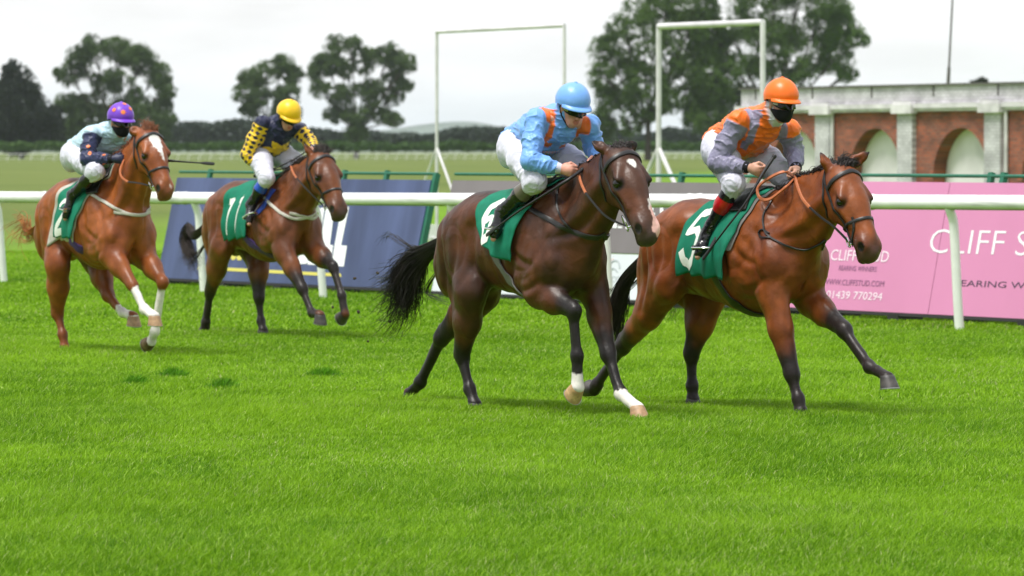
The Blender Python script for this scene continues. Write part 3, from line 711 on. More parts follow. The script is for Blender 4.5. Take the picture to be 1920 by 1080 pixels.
def build_rider(K, j, J):
    fr = K['fr']; P = fr.pt
    root = empty('person', fr.O, -fr.th, label=j['label'], cat='jockey', group='jockeys riding in the race')
    yy = V3(0, 1, 0)
    pv = (J['hip'][-1] + J['hip'][1]) / 2; sm = (J['sh'][-1] + J['sh'][1]) / 2
    Hc = P(*j['hel'], j.get('hlat', 0)); pt = radians(j['pitch']); yw = radians(j.get('yaw', 0))
    hf = V3(cos(pt) * cos(yw), cos(pt) * sin(yw), -sin(pt)); hl = V3(-sin(yw), cos(yw), 0); hu = np.cross(hf, hl)
    h = lambda f, u, l: Hc + hf * f + hu * u + hl * l
    spn = unit(sm - pv); nb = lerp(sm + spn * .02, h(-.05, -.075, 0), .62); back = unit(np.cross(spn, yy)); back = back if back[2] > 0 else -back
    # ---- skin: one continuous body under the clothes
    B = SDF()
    B.ell(h(-.01, .01, 0), (.093, .074, .098), .03, ax=hf, side=hl); B.ell(h(.032, -.062, 0), (.064, .056, .085), .03, ax=hf, side=hl)
    B.ell(h(.060, -.118, 0), (.030, .036, .026), .03, ax=hf, side=hl); B.cone(h(.085, -.028, 0), h(.112, -.070, 0), .011, .0155, .012)
    B.ell(h(.083, -.098, 0), (.012, .024, .009), .012, ax=hf, side=hl); B.cone(h(.04, -.13, 0), h(-.03, -.09, 0), .028, .040, .03, 1.15)
    B.cone(h(.090, -.106, -.022), h(.090, -.106, .022), .0022, .0022, .006, neg=True)
    for s in (-1, 1):
        B.ell(h(-.008, -.045, s * .072), (.018, .008, .030), .008, ax=hf, side=hl); B.ell(h(.062, -.055, s * .038), (.022, .022, .02), .015, ax=hf, side=hl)
        B.ell(h(.094, -.030, s * .030), (.012, .014, .009), .012, ax=hf, side=hl, neg=True); B.ell(h(.108, -.078, s * .010), (.010, .008, .008), .008, ax=hf)
    B.cone(h(-.035, -.06, 0), nb, .050, .055, .03); B.cone(nb, lerp(pv, sm, .7), .050, .10, .06, 1.2); B.cone(lerp(pv, sm, .7), pv, .11, .10, .05, 1.2)
    B.cone(J['sh'][-1], J['sh'][1], .05, .05, .05)
    grip = {}
    for s in (-1, 1):
        B.cone(J['sh'][s], J['el'][s], .048, .040, .03); B.cone(J['el'][s], J['wr'][s], .040, .027, .02)
        B.cone(J['hip'][s], J['knee'][s], .085, .055, .04); B.cone(J['knee'][s], J['ank'][s], .05, .035, .03); B.cone(J['ank'][s], J['toe'][s], .035, .02, .03)
        rd = V3(*j.get('rod' + ('R' if s < 0 else 'L'), (.2, -s * .3, .9))); grip[s] = hand(B, J['wr'][s], J['hand'][s], rd, s * j.get('flip' + ('R' if s < 0 else 'L'), 1))
    V, Q = B.mesh(.0056); V = smooth_mesh(V, Q, 1, .35)
    C = np.tile(np.array(j.get('skin', (.52, .27, .19))), (len(V), 1)); C = C * (.92 + .16 * vnoise(V * 40))[:, None]
    for s in (-1, 1):
        dd = np.linalg.norm(V - J['hand'][s], axis=1); C = mixc(C, (1 - sstep(.02, .06, dd)) * .45 * vnoise(V * 70), (.50, .17, .13))
        if j.get('glove'): C = mixc(C, (np.linalg.norm(V - J['wr'][s], axis=1) < .16) * 1., j['glove'])
    C = mixc(C, 1 - sstep(.018, .03, np.linalg.norm(V - h(.088, -.102, 0), axis=1)), (.44, .15, .12)); C = mixc(C, 1 - sstep(.01, .03, np.linalg.norm(V - h(.115, -.07, 0), axis=1)), (.55, .24, .18))
    mesh('body', V, Q, M['skin'], root, col=C)
    bv = BVHTree.FromPolygons([tuple(p) for p in V], [tuple(q) for q in Q.tolist()])
    # ---- jacket
    G = SDF(); lo = pv + back * .035 - spn * .085; mi = lerp(pv, sm, .50) + back * .02; up = lerp(pv, sm, .84) + back * .012
    G.cone(lo, mi, .122, .142, .05, 1.25, 1.22, tag=1); G.cone(mi, up, .138, .128, .06, 1.22, 1.30, tag=1); G.cone(up, nb - spn * .03, .11, .066, .05, 1.2, 1., tag=1)
    G.ell(lerp(pv, sm, .42) - back * .055, (.17, .15, .10), .06, ax=spn, tag=1)
    G.cone(nb - spn * .02, h(-.040, -.060, 0), .092, .072, .03, tag=1); G.cone(h(-.045, -.075, 0), h(-.030, -.048, 0), .072, .072, .02, tag=3); G.cone(nb, h(-.02, -.13, 0), .075, .05, .03, tag=3); G.cone(lerp(pv, sm, .9), nb, .125, .078, .05, 1.2, 1., tag=1)
    for s in (-1, 1):
        sh, el, wr = J['sh'][s], J['el'][s], J['wr'][s]
        G.ell(sh - back * .012, (.066, .060, .060), .06, ax=spn, tag=1); fo = lerp(el, wr, .90)
        G.cone(sh - back * .008, lerp(sh, el, .55), .070, .068, .05, tag=2); G.cone(lerp(sh, el, .55), el, .068, .064, .03, tag=2)
        G.cone(el, lerp(el, fo, .55), .062, .056, .03, tag=2); G.cone(lerp(el, fo, .55), fo, .056, .036, .02, tag=2)
    V, Q = G.mesh(.0066); N = vnormals(V, Q); tA, gA = arm_param(V, J); sl = sstep(-.02, .01, G.near(V, 1) - G.near(V, 2)); wp = vnoise(V * 9) * 1.6; rel = V - pv; qs, qb = rel @ spn, rel @ back; Fs = np.stack([tA * 30 + np.sin(gA) * .9 + wp, np.cos(gA) * 1.1 + tA * 5, np.sin(gA) * 1.1], 1); Ft = np.stack([qs * 11 + wp, V[:, 1] * 13 + qs * 9, qb * 30 + qs * 12], 1)
    na = np.where(sl > .5, vnoise(Fs), vnoise(Ft)); nb2 = np.where(sl > .5, vnoise(Fs * 2.3 + 7), vnoise(Ft * 2.1 + 7)); n3 = vnoise(V * 60 + 3)
    wr_ = (1 - np.abs(2 * na - 1)) ** 3 * .012 + (1 - np.abs(2 * nb2 - 1)) ** 2 * .004 + n3 * .001
    V = V + N * (wr_ - .008)[:, None]; dt, da = G.near(V, 1), G.near(V, 2)
    C = j['silk'](V, N, J, dict(pv=pv, sm=sm, spn=spn, back=back, sleeve=sstep(-.012, .004, dt - da) * sstep(.018, .032, arm_param(V, J)[0]), nb=nb))
    if 'collar' in j: C = mixc(C, sstep(-.008, .004, np.minimum(dt, da) - G.near(V, 3)), j['collar'])
    ja = mesh('jacket', V, Q, M['silk'], root, col=C)
    for s in (-1, 1):
        cu = MB()
        a = unit(J['wr'][s] - J['el'][s]); c = lerp(J['el'][s], J['wr'][s], .90); cu.lathe(c - a * .012, a, [(0, .030), (.002, .042), (.020, .040), (.040, .033), (.041, .026)], 18)
        cu.build('cuff', j.get('cuff', M['mask']), root, smooth=True)
    # ---- breeches
    G = SDF(); G.cone(J['hip'][-1] - back * .05, J['hip'][1] - back * .05, .100, .100, .05); G.cone(pv - back * .02, lerp(pv, sm, .10) - back * .03, .100, .098, .05, 1.22, 1.22)
    for s in (-1, 1):
        hp, kn, an = J['hip'][s], J['knee'][s], J['ank'][s]
        G.ell(hp - spn * .025 - back * .075, (.110, .098, .098), .05, ax=spn); G.cone(hp - back * .015, lerp(hp, kn, .5), .108, .102, .05); G.cone(lerp(hp, kn, .5), kn, .104, .074, .04)
        G.cone(kn, lerp(kn, an, .14), .073, .064, .03)
    V, Q = G.mesh(.0068); N = vnormals(V, Q); tL, gL = limb_param(V, [(J['hip'][s], J['knee'][s]) for s in (-1, 1)]); Fs = np.stack([tL * 26 + np.sin(gL) * 1.2 + vnoise(V * 7) * 1.5, np.cos(gL) * 1.2 + tL * 6, np.sin(gL) * 1.2], 1)
    na = vnoise(Fs + 2); nb2 = vnoise(Fs * 2.4 + 9)
    V = V + N * ((1 - np.abs(2 * na - 1)) ** 3 * .009 + (1 - np.abs(2 * nb2 - 1)) ** 2 * .003 - .004)[:, None]; mesh('breeches', V, Q, M['breeches'], root)
    # ---- boots
    for s in (-1, 1):
        kn, an, to = J['knee'][s], J['ank'][s], J['toe'][s]; sh = unit(an - kn); ft = unit(to - an); G = SDF(); t0 = lerp(kn, an, .13)
        G.cone(t0, lerp(kn, an, .42), .0625, .058, .02); G.cone(lerp(kn, an, .42), lerp(kn, an, .85), .058, .040, .03); G.cone(lerp(kn, an, .85), an, .041, .042, .03)
        G.ell(an + sh * .022 - ft * .02, (.042, .034, .042), .025, ax=ft); G.cone(an, lerp(an, to, .62), .040, .038, .03, 1.0); G.cone(lerp(an, to, .6), to - ft * .025, .037, .027, .02, 1.15)
        sol = unit(np.cross(ft, yy)); sol = sol if sol @ sh > 0 else -sol
        G.cone(an + sh * .045 - ft * .035, to + sol * .016 - ft * .02, .016, .012, .008, 2.0)
        V, Q = G.mesh(.0060); N = vnormals(V, Q); tt = ((V - kn) @ sh) / np.linalg.norm(an - kn)
        V = V + N * ((1 - np.abs(2 * vnoise(V * (22, 22, 44)) - 1)) ** 2 * .005 * sstep(.5, .8, tt))[:, None]
        C = np.tile(np.array((.008, .008, .009)), (len(V), 1))
        for a, b, c in j.get('bands', []): C = mixc(C, sstep(a - .006, a + .006, tt) * (1 - sstep(b - .006, b + .006, tt)), c)
        mesh('boot', V, Q, M['boot'], root, col=C)
    # ---- cap over the helmet: dome with seams, peak, button
    v, f, c = [], [], []; nu, nv = 64, 22; ca = np.array(j['cap'])
    for i in range(nv + 1):
        for k in range(nu):
            ph = 2 * pi * k / nu; th = lerp(.02, 1.68 - .20 * min(0, cos(ph)) + .06 * sin(ph) ** 2, i / nv); r = 1 + .020 * abs(sin(3 * ph)) ** .5 * sin(th) - .02 * sstep(1.45, 1.66, np.array(th)) ; wv = (vnoise(np.array([[ph * 4, th * 3, 1.5]]))[0] - .5) * .02 * sin(th)
            r = float(r + wv); v.append(h(.006 + .132 * r * sin(th) * cos(ph), .024 + .126 * r * cos(th) - .014 * sin(th) * max(0, -cos(ph)), .115 * r * sin(th) * sin(ph)))
    for i in range(nv):
        for k in range(nu): a = i * nu + k; b = i * nu + (k + 1) % nu; f.append((a, a + nu, b + nu, b))
    f.append(tuple(range(nu))); m = len(v)
    for i, (ex, dz) in enumerate(((-.006, .004), (.028, -.010), (.044, -.020), (.043, -.026), (.024, -.018), (-.01, -.006))):   # peak
        for k in range(25):
            ph = lerp(-1.25, 1.25, k / 24); e = ex * max(0, cos(ph * 1.2)) ** .7 if ex > 0 else ex
            v.append(h(.006 + (.130 + e) * cos(ph), .014 + dz, (.113 + e * .6) * sin(ph)))
    for i in range(5):
        for k in range(24): a = m + i * 25 + k; f.append((a, a + 1, a + 26, a + 25))
    m2 = len(v); 
    for i, (rr, z) in enumerate(((.014, .148), (.012, .154), (.005, .157))):
        for k in range(12): v.append(h(.006 + rr * cos(k * pi / 6), z, rr * sin(k * pi / 6)))
    for i in range(2):
        for k in range(12): a = m2 + i * 12 + k; b = m2 + i * 12 + (k + 1) % 12; f.append((a, b, b + 12, a + 12))
    f.append(tuple(range(m2 + 24, m2 + 36))); v = np.array(v); C = np.tile(ca, (len(v), 1))
    he = mesh('helmet', v, f, M['helmet'], root, col=C)
    for (ph, th, sz, colr) in j.get('stars', []):                          # star patches on the cap
        b = MB(); c0 = V3(.006 + .1345 * sin(th) * cos(ph), .024 + .1285 * cos(th), .1175 * sin(th) * sin(ph)); n = unit(c0 / V3(.132, .126, .115)); a = unit(np.cross(n, V3(0, 1, 0))); bb = np.cross(n, a); pts = []
        for q in range(16):
            rr = sz if q % 2 == 0 else sz * .5; x = c0 + (a * cos(q * pi / 8) + bb * sin(q * pi / 8)) * rr; rel = x - V3(.006, .024, 0); x = V3(.006, .024, 0) + rel / np.linalg.norm(rel / V3(.1365, .1305, .1195)); pts.append(h(*x))
        b.add(pts + [h(*(c0 + n * .003))], [(q, (q + 1) % 16, 16) for q in range(16)]); b.build('star', mat('star_patch', colr, .6), he)
    # ---- goggles and face mask follow the face
    def face_patch(name, a0, a1, u0, u1, off, m, nu=28, nv=8, par=root, cx=.02):
        v = []; 
        for i in range(nv + 1):
            t = i / nv
            for k in range(nu + 1):
                w = lerp(a0, a1, k / nu); e = abs(w) / max(abs(a0), abs(a1)); u = lerp(u0(e), u1(e), t); o = h(cx, u, 0); d = hf * cos(w) + hl * sin(w)
                q = bv.ray_cast(Vector(o + d * .4), Vector(-d), .5); p = np.array(q[0]) if q[0] is not None else o + d * .07; v.append(p + d * (off + .006 * sin(pi * t)))
        v = np.array(v).reshape(nv + 1, nu + 1, 3)
        for _ in range(3): v[1:-1, 1:-1] = (v[1:-1, 1:-1] + v[:-2, 1:-1] + v[2:, 1:-1] + v[1:-1, :-2] + v[1:-1, 2:]) / 5
        f = [(i * (nu + 1) + k, i * (nu + 1) + k + 1, (i + 1) * (nu + 1) + k + 1, (i + 1) * (nu + 1) + k) for i in range(nv) for k in range(nu)]
        o = mesh(name, v.reshape(-1, 3), f, m, par); md = o.modifiers.new('thickness', 'SOLIDIFY'); md.thickness = .004; md.offset = 0; return o, v
    if j.get('goggles', True):
        g, v = face_patch('goggles', -1.35, 1.35, lambda e: .012 - .010 * e, lambda e: -.060 + .028 * e ** 2, .024, M['lens'])
        if j.get('strapc'):
            b = MB(); p = v[4]; b.strap([p[k] + unit(p[k] - h(0, -.03, 0)) * .004 for k in (1, 3, 5)], [unit(p[k] - h(0, -.03, 0)) for k in (1, 3, 5)], .024, .002); b.build('lens_badge', mat('badge', j['strapc'], .5), g)
    if j.get('mask', True): face_patch('face_mask', -1.5, 1.5, lambda e: -.060 - .004 * e, lambda e: -.150 + .07 * e ** 2, .015, M['mask'], cx=.0)
    else:
        b = MB()
        for s in (-1, 1): b.tube(spline([h(-.02, -.02, s * .080), h(.012, -.085, s * .070), h(.048, -.145, s * .030), h(.052, -.150, 0)], 6), .006, 6)
        b.build('chin_strap', M['mask'], root, smooth=True)
    K['grip'] = grip; K['h'] = h; return root
def whip(fr, pts, j):
    p = [fr.pt(*q) for q in pts]; b = MB(); C = spline(p, 8) if len(p) > 2 else [lerp(p[0], p[1], t) for t in np.linspace(0, 1, 12)]; n = len(C)
    r = [lerp(*((.0125, .0115, min(1, i / n / .32)) if i / n < .32 else (.0085, .0055, (i / n - .32) / .68))) for i in range(n)]
    L0 = C[0] - unit(C[1] - C[0]) * .012
    b.tube(C, r, 10); b.lathe(L0, unit(C[1] - C[0]), [(0, .006), (.004, .015), (.02, .016), (.028, .012)], 12)
    e = C[-1]; d = unit(C[-1] - C[-2]); sd = unit(np.cross(d, V3(0, .3, 1)))
    if j.get('flap', True): b.strap([C[-4], C[-3], C[-2], e, e + d * .03], [V3(0, -1, .2)] * 5, [.012, .026, .028, .028, .022], .004)
    o = b.build('whip', M['whip'], None, smooth=True); o.location = fr.O; o.rotation_euler = (0, 0, -fr.th)
    return tag(o, j['wlabel'], 'riding whip', 'riding whips of the jockeys')

# ---- racing colours
def limb_param(V, segs):
    best = np.full(len(V), 9.); t = np.zeros(len(V)); ang = np.zeros(len(V))
    for a, b in segs:
        d, hh = seg_d(V, a, b); L = np.linalg.norm(b - a); ax = unit(b - a); p = unit(np.cross(ax, V3(0, 1, .2))); q = np.cross(ax, p); r = V - a; w = d < best
        best = np.where(w, d, best); t = np.where(w, ((V - a) @ ax), t); ang = np.where(w, np.arctan2(r @ q, r @ p), ang)
    return t, ang
def arm_param(V, J):
    best = np.full(len(V), 9.); t = np.zeros(len(V)); ang = np.zeros(len(V))
    for s in (-1, 1):
        L0 = 0
        for a, b in ((J['sh'][s], J['el'][s]), (J['el'][s], J['wr'][s])):
            d, hh = seg_d(V, a, b); L = np.linalg.norm(b - a); ax = unit(b - a); p = unit(np.cross(ax, V3(0, 1, .2))); q = np.cross(ax, p); r = V - a
            w = d < best; best = np.where(w, d, best); t = np.where(w, L0 + hh * L, t); ang = np.where(w, np.arctan2(r @ q, r @ p), ang); L0 += L
    return t, ang
def silk_orange(V, N, J, q):
    og, gy = np.array((.80, .155, .012)), np.array((.215, .205, .30))
    C = np.tile(og, (len(V), 1)); C = mixc(C, q['sleeve'], gy)
    for s in (-1, 1):                                   # grey braces over the shoulders
        y = V[:, 1] - s * .115; up = (V - q['pv']) @ q['spn'] / np.linalg.norm(q['sm'] - q['pv'])
        C = mixc(C, (1 - sstep(.021, .025, np.abs(y + s * .10 * (1 - np.clip(up, 0, 1)) * .6))) * sstep(.60, .63, up) * (1 - q['sleeve']), gy)
    return C
def silk_blue(V, N, J, q):
    bl, og = np.array((.165, .36, .78)), np.array((.72, .145, .02)); C = np.tile(bl, (len(V), 1)); up = (V - q['pv']) @ q['spn'] / np.linalg.norm(q['sm'] - q['pv'])
    for s in (-1, 1): C = mixc(C, (1 - sstep(.030, .036, np.abs(V[:, 1] - s * (.125 - .05 * (up < .8))))) * sstep(.64, .68, up) * (1 - q['sleeve']), og)
    fr_ = ((V - q['pv']) @ q['back'] < -.02); lt = (np.abs(((V[:, 1] * 42) % 1) - .5) < .34) & (np.abs(V[:, 1]) < .13) & fr_ & (up > .46) & (up < .62) & ((((up - .46) * 12) % 1) < .6)
    return mixc(C, lt * .8, (.62, .30, .22))
def silk_check(V, N, J, q):
    nv, ye = np.array((.014, .017, .055)), np.array((.80, .52, .02)); t, a = arm_param(V, J); chk = np.sin(t * 2 * pi / .10 + a * 3) * np.sin(t * 2 * pi / .10 - a * 3) > -.16
    C = np.tile(nv, (len(V), 1)); C = mixc(C, q['sleeve'] * chk, ye)
    up = (V - q['pv']) @ q['spn'] / np.linalg.norm(q['sm'] - q['pv']); fr_ = (V - q['pv']) @ q['back'] < .0
    y, z = V[:, 1], (up - .52) * .5; an = np.arctan2(z, y); r = np.hypot(y, z); m = np.abs(((an / (2 * pi / 5) + .25) % 1) - .5) * 2
    return mixc(C, fr_ * (r < .075 + .085 * m) * (1 - q['sleeve']), ye)
def silk_pale(V, N, J, q):
    lb, nv, og = np.array((.42, .58, .68)), np.array((.018, .024, .075)), np.array((.75, .17, .02)); C = np.tile(lb, (len(V), 1)); C = mixc(C, q['sleeve'], nv); t, a = arm_param(V, J)
    st = np.hypot(((t / .14 + .3) % 1 - .5) * .14, ((a / 2.1 + .3) % 1 - .5) * .12) < .015
    return mixc(C, q['sleeve'] * st * (t > .05), og)
# ------------------------------------------------------------------ the four runners
BAY = dict(coat=((.195, .050, .010), (.130, .030, .007), (.018, .012, .011)), dors=(.070, .019, .006), flankc=(.25, .070, .014))
H4 = dict(BAY, g=(1506, 782, -.14), xshift=-1.0, label='bright bay horse numbered 5 leading on the right, under the orange capped jockey',
    croup=(1293, 375), withers=(1440, 366), butt=(1190, 500), chest=(1556, 495), belly=(1413, 592), eye=(1575, 372), muzzle=(1638, 474),
    ears=((1537, 283), (1630, 285)), legs=dict(
    RF=dict(el=(1450, 556), kn=(1484, 700), fet=(1497, 748), toe=(1510, 783), al=8, ground=1),
    LF=dict(el=(1518, 562), kn=(1583, 618), fet=(1631, 688), toe=(1676, 727), al=-6),
    RH=dict(st=(1252, 532), hk=(1168, 650), fet=(1119, 722), toe=(1100, 738), al=112),
    LH=dict(st=(1330, 556), hk=(1297, 662), fet=(1298, 724), toe=(1306, 758), al=16, ground=1)))
H3 = dict(g=(893, 768, -.12), xshift=.5, label='dark brown horse with a pink snip running second, under the light blue capped jockey',
    coat=((.066, .024, .011), (.040, .015, .008), (.014, .011, .010)), dors=(.022, .012, .009), flankc=(.105, .030, .009), flank=.55, dorsal=.8,
    croup=(907, 360), withers=(1045, 352), butt=(810, 480), chest=(1138, 490), belly=(990, 569), eye=(1157, 338), muzzle=(1222, 440),
    ears=((1108, 264), (1193, 269)), hoofc=(.36, .22, .12),
    face=[((.16, .105, .0), (.20, .105, -.006), (.026, .012), (.72, .70, .66)), ((.36, .08, .012), (.46, .06, .03), (.012, .04), (.70, .66, .62)), ((.46, .06, .025), (.57, .035, .025), (.034, .042), (.72, .42, .37))],
    legs=dict(
    RF=dict(el=(1012, 548), kn=(1076, 582), fet=(1082, 668), toe=(1078, 753), al=58, sock=-.36, hc=(.62, .42, .22), hc2=(.42, .26, .12)),
    LF=dict(el=(1113, 542), kn=(1140, 664), fet=(1164, 738), toe=(1207, 783), al=-10, sock=.03, hc=(.42, .22, .11), hc2=(.36, .23, .13)),
    RH=dict(st=(882, 545), hk=(866, 664), fet=(881, 730), toe=(897, 769), al=16, ground=1),
    LH=dict(st=(905, 548), hk=(829, 632), fet=(788, 718), toe=(771, 756), al=34, ground=1)))
H2 = dict(g=(385, 624, -.12), xshift=1.1, label='brown bay horse numbered 11 running third, ridden by the jockey in the yellow cap',
    coat=((.150, .045, .013), (.100, .030, .010), (.020, .014, .012)), dors=(.055, .020, .010), flankc=(.17, .055, .016), h=.0115,
    croup=(428, 340), withers=(519, 341), butt=(376, 450), chest=(603, 430), belly=(509, 491), eye=(596, 329), muzzle=(640, 400),
    ears=((571, 268), (614, 274)), legs=dict(
    RF=dict(el=(533, 473), kn=(567, 541), fet=(585, 587), toe=(605, 609), al=14, hc=(.09, .08, .07)),
    LF=dict(el=(592, 471), kn=(625, 501), fet=(641, 554), toe=(641, 606), al=74),
    RH=dict(st=(415, 463), hk=(394, 547), fet=(386, 605), toe=(384, 625), al=46, ground=1),
    LH=dict(st=(487, 468), hk=(486, 557), fet=(489, 602), toe=(497, 626), al=20, ground=1)))
H1 = dict(g=(123, 660, -.12), xshift=.45, label='bright chestnut horse with a white blaze and white forelegs running last on the left',
    coat=((.255, .070, .014), (.180, .046, .011), (.15, .042, .012)), dors=(.14, .038, .012), flankc=(.30, .090, .020), h=.0115, points=.5, muz=.5, muzc=(.07, .035, .025), dk=0,
    croup=(114, 335), withers=(207, 330), butt=(62, 440), chest=(292, 440), belly=(187, 505), eye=(270, 288), muzzle=(314, 361),
    ears=((245, 243), (292, 238)), crest=(.02, 0, .0),
    face=[((.14, .105, .0), (.36, .078, .012), (.048, .026), (.74, .72, .70)), ((.42, .05, .02), (.55, .035, .02), (.02, .034), (.70, .58, .55))],
    legs=dict(
    RF=dict(el=(208, 477), kn=(248, 533), fet=(271, 580), toe=(296, 611), al=4, sock=.80, hc=(.42, .26, .14), hc2=(.30, .18, .09)),
    LF=dict(el=(272, 482), kn=(305, 528), fet=(290, 622), toe=(276, 656), al=84, sock=.86, hc=(.30, .19, .10), hc2=(.10, .06, .03)),
    RH=dict(st=(108, 497), hk=(108, 586), fet=(118, 628), toe=(125, 661), al=20, ground=1),
    LH=dict(st=(185, 488), hk=(203, 553), fet=(230, 586), toe=(256, 612), al=8, sock=.30, hc=(.42, .26, .14), hc2=(.30, .18, .09))))
H4.update(seed=4, hair=(.018, .013, .012), mlen=.17, wind=(-.75, .35, .12), fwind=(-.5, .8, .25), flen=.13, nfore=22, tail=[(1178, 520, 0), (1160, 565, 0), (1148, 612, 0), (1150, 650, 0)], tspread=.15, fly=[[(1240, 545, .1), (1262, 575, .1), (1257, 598, .1)], [(1245, 560, .1), (1280, 565, .12), (1268, 575, .12)], [(1180, 540, 0), (1140, 545, 0), (1125, 560, 0)]],
    cloth=[(1440, 366), (1366, 516), (1280, 508), (1340, 388)], pad=[(1446, 366), (1372, 470), (1350, 470), (1420, 372)], saddle=[(1428, 364), (1402, 400), (1374, 402), (1365, 376)],
    bulge=.10, num=[('5', (.06, .44), (.30, .93), .155, -.06)], girth=((1375, 480), (1412, 592)), flash=True, ring=.034,
    straps=[('neck_strap', [(1452, 368), (1433, 402), (1434, 432), (1446, 446), (1474, 460), (1508, 468), (1534, 458), (1546, 449)], .013, 'leather', True), ('neck_strap_ring', [(1446, 446), (1430, 445), (1424, 437), (1430, 431), (1443, 438)], .009, 'leather', False)],
    cords=[('rein', [[(1491, 333, .04), (1470, 322, -.08), (1440, 335, -.15), (1421, 352, -.18), (1424, 370, -.19), (1441, 374, -.17), (1462, 360, -.14), (1476, 348, -.12), (1490, 334, .0)], [(1491, 331, .0), (1494, 345, -.13), (1504, 371, -.17), (1518, 389, -.17)]], .020, 'tan'), ('rein_strap', [[(1518, 389, -.17), (1540, 408, -.16), (1563, 425, -.14), 'bitR'], [(1491, 333, .10), (1560, 390, .18), 'bitL']], .014, 'leather')])
H3.update(seed=3, hair=(.022, .017, .015), mlen=.10, wind=(-.8, .5, -.1), fwind=(-.8, .6, .2), flen=.09, tail=[(800, 474, 0), (776, 496, -.02), (763, 524, -.03), (752, 552, -.03), (726, 574, -.03)], tspread=.25, ntail=900, wig=1.7, fly=[[(790, 470, 0), (755, 455, 0), (728, 440, 0), (716, 452, 0)], [(790, 480, 0), (750, 500, -.05), (722, 520, -.05), (705, 520, 0)], [(780, 500, 0), (745, 540, 0), (715, 545, 0)], [(800, 540, 0), (820, 560, 0), (838, 568, 0)]], thair=(.016, .012, .011),
    cloth=[(1040, 352), (963, 487), (905, 448), (930, 372)], saddle=[(1034, 352), (1004, 390), (978, 392), (976, 362)], flare=.045, bulge=.09, num=[('6', (.08, .50), (.34, .95), .18, -.1)], girth=((965, 470), (1008, 572)), girthm='greypad', ring=.056, nose=False,
    straps=[('breast_girth', [(985, 387), (1005, 398), (1030, 412), (1060, 428), (1095, 441), (1120, 444), (1134, 438)], .034, 'leather', True), ('neck_strap', [(1050, 345), (1043, 375), (1050, 402), (1070, 428), (1098, 445), (1122, 448)], .014, 'leather', True)],
    cords=[('rein', [[(1085, 328, -.10), (1090, 345, -.17), (1098, 362, -.20)]], .016, 'tan'), ('rein_strap', [[(1098, 362, -.20), (1114, 382, -.19), (1133, 403, -.17), (1155, 416, -.13), 'bitR'], [(1085, 330, -.05), (1050, 325, -.10), (1030, 340, -.16), (1000, 352, -.19)], [(1118, 312, .08), (1165, 370, .16), 'bitL']], .013, 'leather')])
H2.update(seed=2, hair=(.030, .022, .018), mlen=.20, wind=(-.6, .4, .15), fwind=(-.6, .5, .25), flen=.17, tail=[(368, 440, 0), (354, 430, 0), (348, 452, 0), (358, 478, 0), (368, 500, 0)], tspread=.11, ntail=300, fly=[[(375, 470, 0), (355, 475, 0), (338, 490, 0)], [(375, 475, 0), (362, 490, 0), (350, 500, 0)]],
    cloth=[(520, 341), (468, 438), (426, 446), (464, 347)], saddle=[(512, 341), (494, 372), (478, 374), (478, 350)], bulge=.07, num=[('1', (.0, .42), (.42, .94), .19, .05), ('1', (.36, .78), (.42, .94), .19, .05)], girth=((470, 430), (508, 491)), girthm='purple', nbt=.2, ring=.032,
    straps=[('breast_girth', [(496, 371), (510, 385), (530, 401), (555, 410), (580, 406), (594, 398)], .029, 'white', True), ('blue_pad', [(513, 356), (503, 372), (494, 388), (482, 400)], .050, 'blue', True)],
    cords=[('rein', [[(545, 312, -.08), (550, 325, -.16), (556, 334, -.18)]], .018, 'tan'), ('rein_strap', [[(556, 334, -.18), (575, 355, -.17), (592, 372, -.13), 'bitR'], [(487, 322, -.18), (520, 318, -.1), (545, 312, -.05)], [(582, 290, .07), (610, 350, .15), 'bitL']], .013, 'leather')])
H1.update(seed=1, hair=(.17, .055, .018), thair=(.36, .13, .035), mlen=.15, wind=(-.5, .4, .25), fwind=(-.6, .3, .4), flen=.14, tail=[(58, 440, 0), (50, 420, 0), (38, 428, 0), (30, 445, 0), (42, 462, 0)], tspread=.20, ntail=24, wig=1.4, fly=[[(60, 440, 0), (40, 410, 0), (28, 405, 0)], [(60, 450, 0), (40, 450, 0), (22, 436, 0)]],
    cloth=[(205, 338), (142, 440), (106, 440), (148, 350)], bulge=.06, pad=[(208, 338), (140, 452), (90, 460), (138, 350)], padm='white', saddle=[(202, 335), (186, 366), (166, 368), (160, 345)], num=[('2', (.08, .52), (.50, .95), .20, .0)], girth=((143, 432), (190, 503)), girthm='purple', ring=.030, nbt=.2,
    straps=[('breast_girth', [(172, 365), (195, 378), (220, 392), (245, 402), (268, 402), (286, 394)], .027, 'white', True)],
    cords=[('rein', [[(232, 300, -.08), (225, 318, -.16), (228, 332, -.18), (240, 341, -.18)]], .016, 'tan'), ('rein_strap', [[(240, 341, -.18), (258, 343, -.16), (276, 347, -.12), 'bitR'], [(238, 298, .07), (280, 320, .15), 'bitL']], .013, 'leather')])
J4 = dict(label='jockey in orange cap, orange and grey silks and black face mask', wlabel='black whip held upright by the jockey in orange', hel=(1463, 186), pitch=8, yaw=0, hipR=(1345, 268, -.11), kneeR=(1376, 345, -.25), ankR=(1328, 436, -.31), toeR=(1308, 482, -.40), shR=(1383, 224, -.19), shL=(1480, 243, .19), elR=(1343, 305, -.31), elL=(1489, 284, .26), wrR=(1406, 315, -.20), wrL=(1493, 318, .12), handR=(1430, 324, -.16), handL=(1491, 334, .06),
    rodR=(.45, -.1, .8), silk=silk_orange, cap=(.82, .15, .012), strapc=(.42, .42, .34), collar=(.60, .60, .66), bands=[(0, .30, (.012, .012, .013)), (.30, .56, (.42, .008, .012))], whip=[(1452, 293, -.10), (1430, 326, -.19), (1398, 380, -.32), (1360, 430, -.42), (1322, 480, -.46)], skin=(.50, .27, .19))
